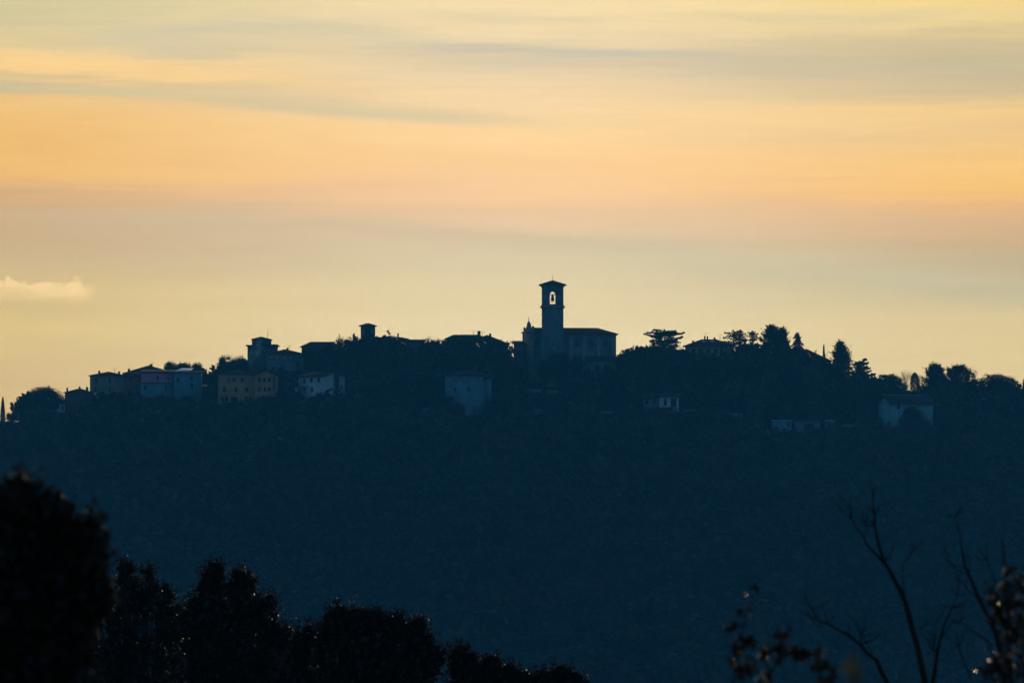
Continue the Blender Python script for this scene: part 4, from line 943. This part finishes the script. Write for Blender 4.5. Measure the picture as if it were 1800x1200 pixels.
near_tree('holm_oak', 'tall dark oak with two ragged tops in the lower left foreground', 75,
          [(372, 1022, 26, 36), (422, 1020, 26, 28), (400, 1070, 64, 56), (462, 1072, 30, 34), (345, 1090, 30, 40), (420, 1140, 84, 80), (490, 1110, 20, 22), (350, 1180, 60, 70), (455, 1195, 60, 60)], (405, 1330), 43, leaf=.04, n=22000, clump=.08)
near_tree('oak_bush', 'low dark bush in the dip between the two largest foreground oaks', 76,
          [(530, 1122, 30, 30), (556, 1118, 22, 30), (552, 1150, 34, 50), (520, 1190, 40, 40), (500, 1170, 30, 40)], (530, 1320), 44, leaf=.04, n=6500, clump=.08, cat='bush')
near_tree('holm_oak', 'broad dark oak with a level ragged top at bottom centre left', 72.5,
          [(596, 1090, 24, 26), (634, 1086, 28, 24), (680, 1098, 30, 26), (724, 1102, 24, 28), (660, 1140, 100, 60), (745, 1150, 34, 44), (580, 1150, 30, 60), (680, 1190, 100, 50)], (660, 1330), 45, leaf=.04, n=22000, clump=.08)
near_tree('oak_bush', 'rounded bush with glinting leaves right of the level topped oak', 74,
          [(816, 1160, 26, 30), (868, 1176, 36, 26), (905, 1188, 22, 20), (840, 1200, 60, 30)], (850, 1320), 46, leaf=.04, n=9000, clump=.07, cat='bush')
near_tree('oak_bush', 'small ragged bush peeping over the bottom edge near the centre', 74,
          [(990, 1192, 26, 16), (950, 1204, 14, 14), (1015, 1206, 16, 10)], (985, 1300), 47, dy=4, leaf=.04, n=2600, clump=.06, cat='bush')

def stems_tree(name, label, d, lines, seed, base_px, r_scale=1.0, cat='tree', jitter=.25, mat='twig'):
    """bare branches: each line is (points in pixels, start radius px, end radius px)"""
    rng = np.random.default_rng(seed); m = K * d; bp = P(base_px, 1280, d); gz = g1(bp[0], d) - .1; org = np.array((bp[0], d, gz))
    o = thing(name, label, cat, (bp[0], d, gz)); tr = MB(); first = True
    for pts, r0, r1, root in lines:
        off = rng.normal() * jitter; q = [P(x, y, d) - org for x, y in pts]
        q = [p + (0, off * i / len(q), 0) for i, p in enumerate(q)]
        # smooth the bends a little
        s = [q[0]]
        for a, c in zip(q[:-1], q[1:]): s += [a * .5 + c * .5 + rng.normal(size=3) * m * 1.2, c]
        if root: s = [np.array((0, 0, 0)), s[0] * .55 + (0, 0, 0)] + s
        rad = np.linspace(r0 * m * (1.4 if root else 1), r1 * m, len(s)); b = MB(); b.tube(s, rad, 6)
        b.build('trunk' if root and first else 'branch', M[mat], o); first = first and not root
        for k in range(9 if r0 > 3 else 3):                      # fine side twigs
            i = rng.integers(len(s) // 2, len(s)); v = unit(rng.normal(size=3) * (1, .6, .4) + (0, 0, .9)); l = rng.uniform(14, 44) * m
            kn = s[i] + v * l * .5 + rng.normal(size=3) * m * 3; tr.tube([s[i], kn, s[i] + v * l], [1.1 * m, .8 * m, .4 * m], 4)
            tr.tube([kn, kn + unit(v + rng.normal(size=3) * .5) * l * .35], [.7 * m, .35 * m], 4)
    tr.build('twigs', M[mat], o, kind='stuff'); return o
Q = lambda pts: [(1240 + .311 * x, 840 + .311 * y) for x, y in pts]
stems_tree('bare_tree', 'leafless young tree with a tall forked stem at lower right', 31, [
    (Q([(1240, 1157), (1200, 960), (1130, 700), (1060, 560), (1010, 470), (970, 330), (955, 200), (945, 40)]), 5.2, .9, True),
    (Q([(1010, 480), (930, 400), (880, 310), (820, 230), (805, 130)]), 2.8, .6, False), (Q([(905, 320), (910, 260), (885, 190)]), 1.3, .5, False), (Q([(950, 270), (935, 240), (950, 200)]), 1.2, .5, False),
    (Q([(1125, 660), (1115, 480), (1190, 400)]), 1.3, .5, False), (Q([(1285, 1157), (1295, 1000), (1330, 800), (1385, 650)]), 4.0, .6, True), (Q([(1290, 980), (1200, 850)]), 1.2, .5, False), (Q([(1290, 950), (1290, 830)]), 1.2, .5, False)], 7, 1630)
stems_tree('bare_tree', 'leafless branch leaning left, lower than the tall forked stem', 30, [
    (Q([(1030, 1157), (960, 1020), (870, 940), (740, 850), (610, 790), (555, 680)]), 4.2, .6, True), (Q([(880, 930), (870, 840)]), 1.4, .5, False), (Q([(740, 850), (680, 860), (610, 820)]), 1.3, .5, False), (Q([(960, 1020), (900, 920), (870, 880)]), 1.5, .5, False)], 8, 1565)
stems_tree('bare_tree', 'leafless stem slanting across the leafy shrub at the right edge', 29, [
    (Q([(1690, 1100), (1640, 880), (1550, 700), (1480, 540), (1440, 420), (1395, 220)]), 5.0, .8, True), (Q([(1470, 510), (1420, 500), (1370, 430)]), 1.8, .5, False), (Q([(1540, 680), (1470, 600), (1420, 570)]), 1.5, .5, False),
    (Q([(1610, 930), (1500, 860), (1460, 820), (1390, 810)]), 1.6, .5, False), (Q([(1500, 1130), (1430, 950), (1420, 870)]), 1.8, .5, False), (Q([(1640, 600), (1600, 500), (1585, 440)]), 1.2, .5, False)], 9, 1780)

# leafy shrubs on the right: leaves one by one
def leaf_mesh():
    b = MB(); n = 7; v, f = [], []
    for i in range(n + 1):
        t = i / n; w = .30 * math.sin(math.pi * min(1, t * .96 + .02)) ** .8; v += [(t - .5, -w, .05 * math.sin(t * 3)), (t - .5, 0, -.03 + .05 * math.sin(t * 3)), (t - .5, w, .05 * math.sin(t * 3))]
    for i in range(n): f += [(3 * i, 3 * i + 3, 3 * i + 4, 3 * i + 1), (3 * i + 1, 3 * i + 4, 3 * i + 5, 3 * i + 2)]
    b.add(v, f); return b.mesh('leaf', M['shrubleaf'], True)
LEAF = leaf_mesh(); PALE = LEAF.copy(); PALE.materials.clear(); PALE.materials.append(M['paleleaf'])  # pale leaves: colour lightened to paint in light shining through them
def leafy_shrub(label, d, stems, clusters, seed, base_px, leaf=.05, name='leafy_shrub', cat='shrub', limit=290, me=None):
    rng = np.random.default_rng(seed); m = K * d; bp = P(base_px, 1280, d); gz = g1(bp[0], d) - .1; org = np.array((bp[0], d, gz))
    o = thing(name, label, cat, (bp[0], d, gz)); first = True
    for pts, r0, r1, root in stems:
        q = [P(x, y, d) - org for x, y in pts]
        if root: q = [np.array((0, 0, 0)), q[0] * .6] + q
        b = MB(); b.tube(q, np.linspace(r0 * m, r1 * m, len(q)), 6); b.build('stem', M['twig'], o)
    cent = []
    for px, row, rx, ry, n in clusters:
        c = P(px, row, d) - org
        cent.append(c + rng.normal(size=(n, 3)) * (rx * m * .55, max(rx, ry) * m * .6, ry * m * .55))
    cent = np.vstack(cent); idx = rng.permutation(len(cent)); rest = MB()
    for k in idx[:limit]:
        q = obj('leaf', me or LEAF, o, cent[k]); q.rotation_euler = tuple(rng.uniform(-3.1, 3.1, 3)); s = leaf * rng.uniform(.75, 1.25); q.scale = (s, s, s)
    if len(idx) > limit: rest.leaves(cent[idx[limit:]], leaf, .55, rng); rest.build('leaves', M['shrubleaf'], o, kind='stuff')
    return o
leafy_shrub('dark leafy shrub with an upright sprig at lower right, left of the bare stems', 18,
            [([(1288, 1215), (1296, 1150), (1306, 1100), (1318, 1062), (1327, 1030)], 3.5, .8, True), ([(1296, 1150), (1330, 1158), (1362, 1140), (1378, 1118)], 2.2, .7, False), ([(1335, 1215), (1368, 1160), (1400, 1142), (1440, 1150), (1466, 1176)], 2.6, .7, True),
             ([(1306, 1100), (1292, 1096), (1280, 1104)], 1.2, .5, False), ([(1400, 1142), (1436, 1150), (1445, 1138)], 1.3, .5, False)],
            [(1325, 1033, 6, 7, 5), (1308, 1046, 4, 4, 2), (1299, 1075, 8, 7, 6), (1318, 1073, 5, 8, 4), (1278, 1102, 7, 6, 4), (1292, 1098, 4, 5, 3), (1302, 1132, 14, 18, 30), (1320, 1128, 10, 12, 14), (1296, 1165, 14, 24, 26), (1312, 1180, 14, 20, 22),
             (1340, 1150, 12, 14, 16), (1376, 1122, 12, 16, 24), (1368, 1150, 16, 14, 22), (1400, 1146, 16, 9, 20), (1420, 1152, 14, 9, 16), (1443, 1146, 6, 10, 7), (1440, 1170, 16, 14, 20), (1462, 1188, 8, 14, 8), (1340, 1190, 18, 12, 14), (1450, 1200, 18, 10, 12)], 21, 1330, leaf=.028)
leafy_shrub('dense leafy shrub with a bare upright stub at the right edge', 19,
            [([(1778, 1215), (1772, 1120), (1768, 1020), (1765, 985), (1762, 948)], 5.0, 2.2, True), ([(1770, 1100), (1750, 1060), (1742, 1045)], 2.2, .8, False), ([(1800, 1215), (1797, 1100), (1797, 1010)], 4.0, 1.5, True), ([(1775, 1160), (1745, 1150), (1735, 1140)], 2.0, .8, False)],
            [(1755, 1045, 20, 24, 60), (1772, 1040, 16, 30, 60), (1760, 1085, 20, 24, 60), (1790, 1060, 16, 40, 70), (1797, 1020, 8, 20, 22), (1782, 1120, 22, 40, 110), (1750, 1165, 24, 24, 60), (1740, 1185, 16, 20, 40), (1775, 1180, 30, 34, 120), (1735, 1058, 10, 6, 8), (1800, 1130, 14, 60, 60)], 22, 1785, leaf=.026)
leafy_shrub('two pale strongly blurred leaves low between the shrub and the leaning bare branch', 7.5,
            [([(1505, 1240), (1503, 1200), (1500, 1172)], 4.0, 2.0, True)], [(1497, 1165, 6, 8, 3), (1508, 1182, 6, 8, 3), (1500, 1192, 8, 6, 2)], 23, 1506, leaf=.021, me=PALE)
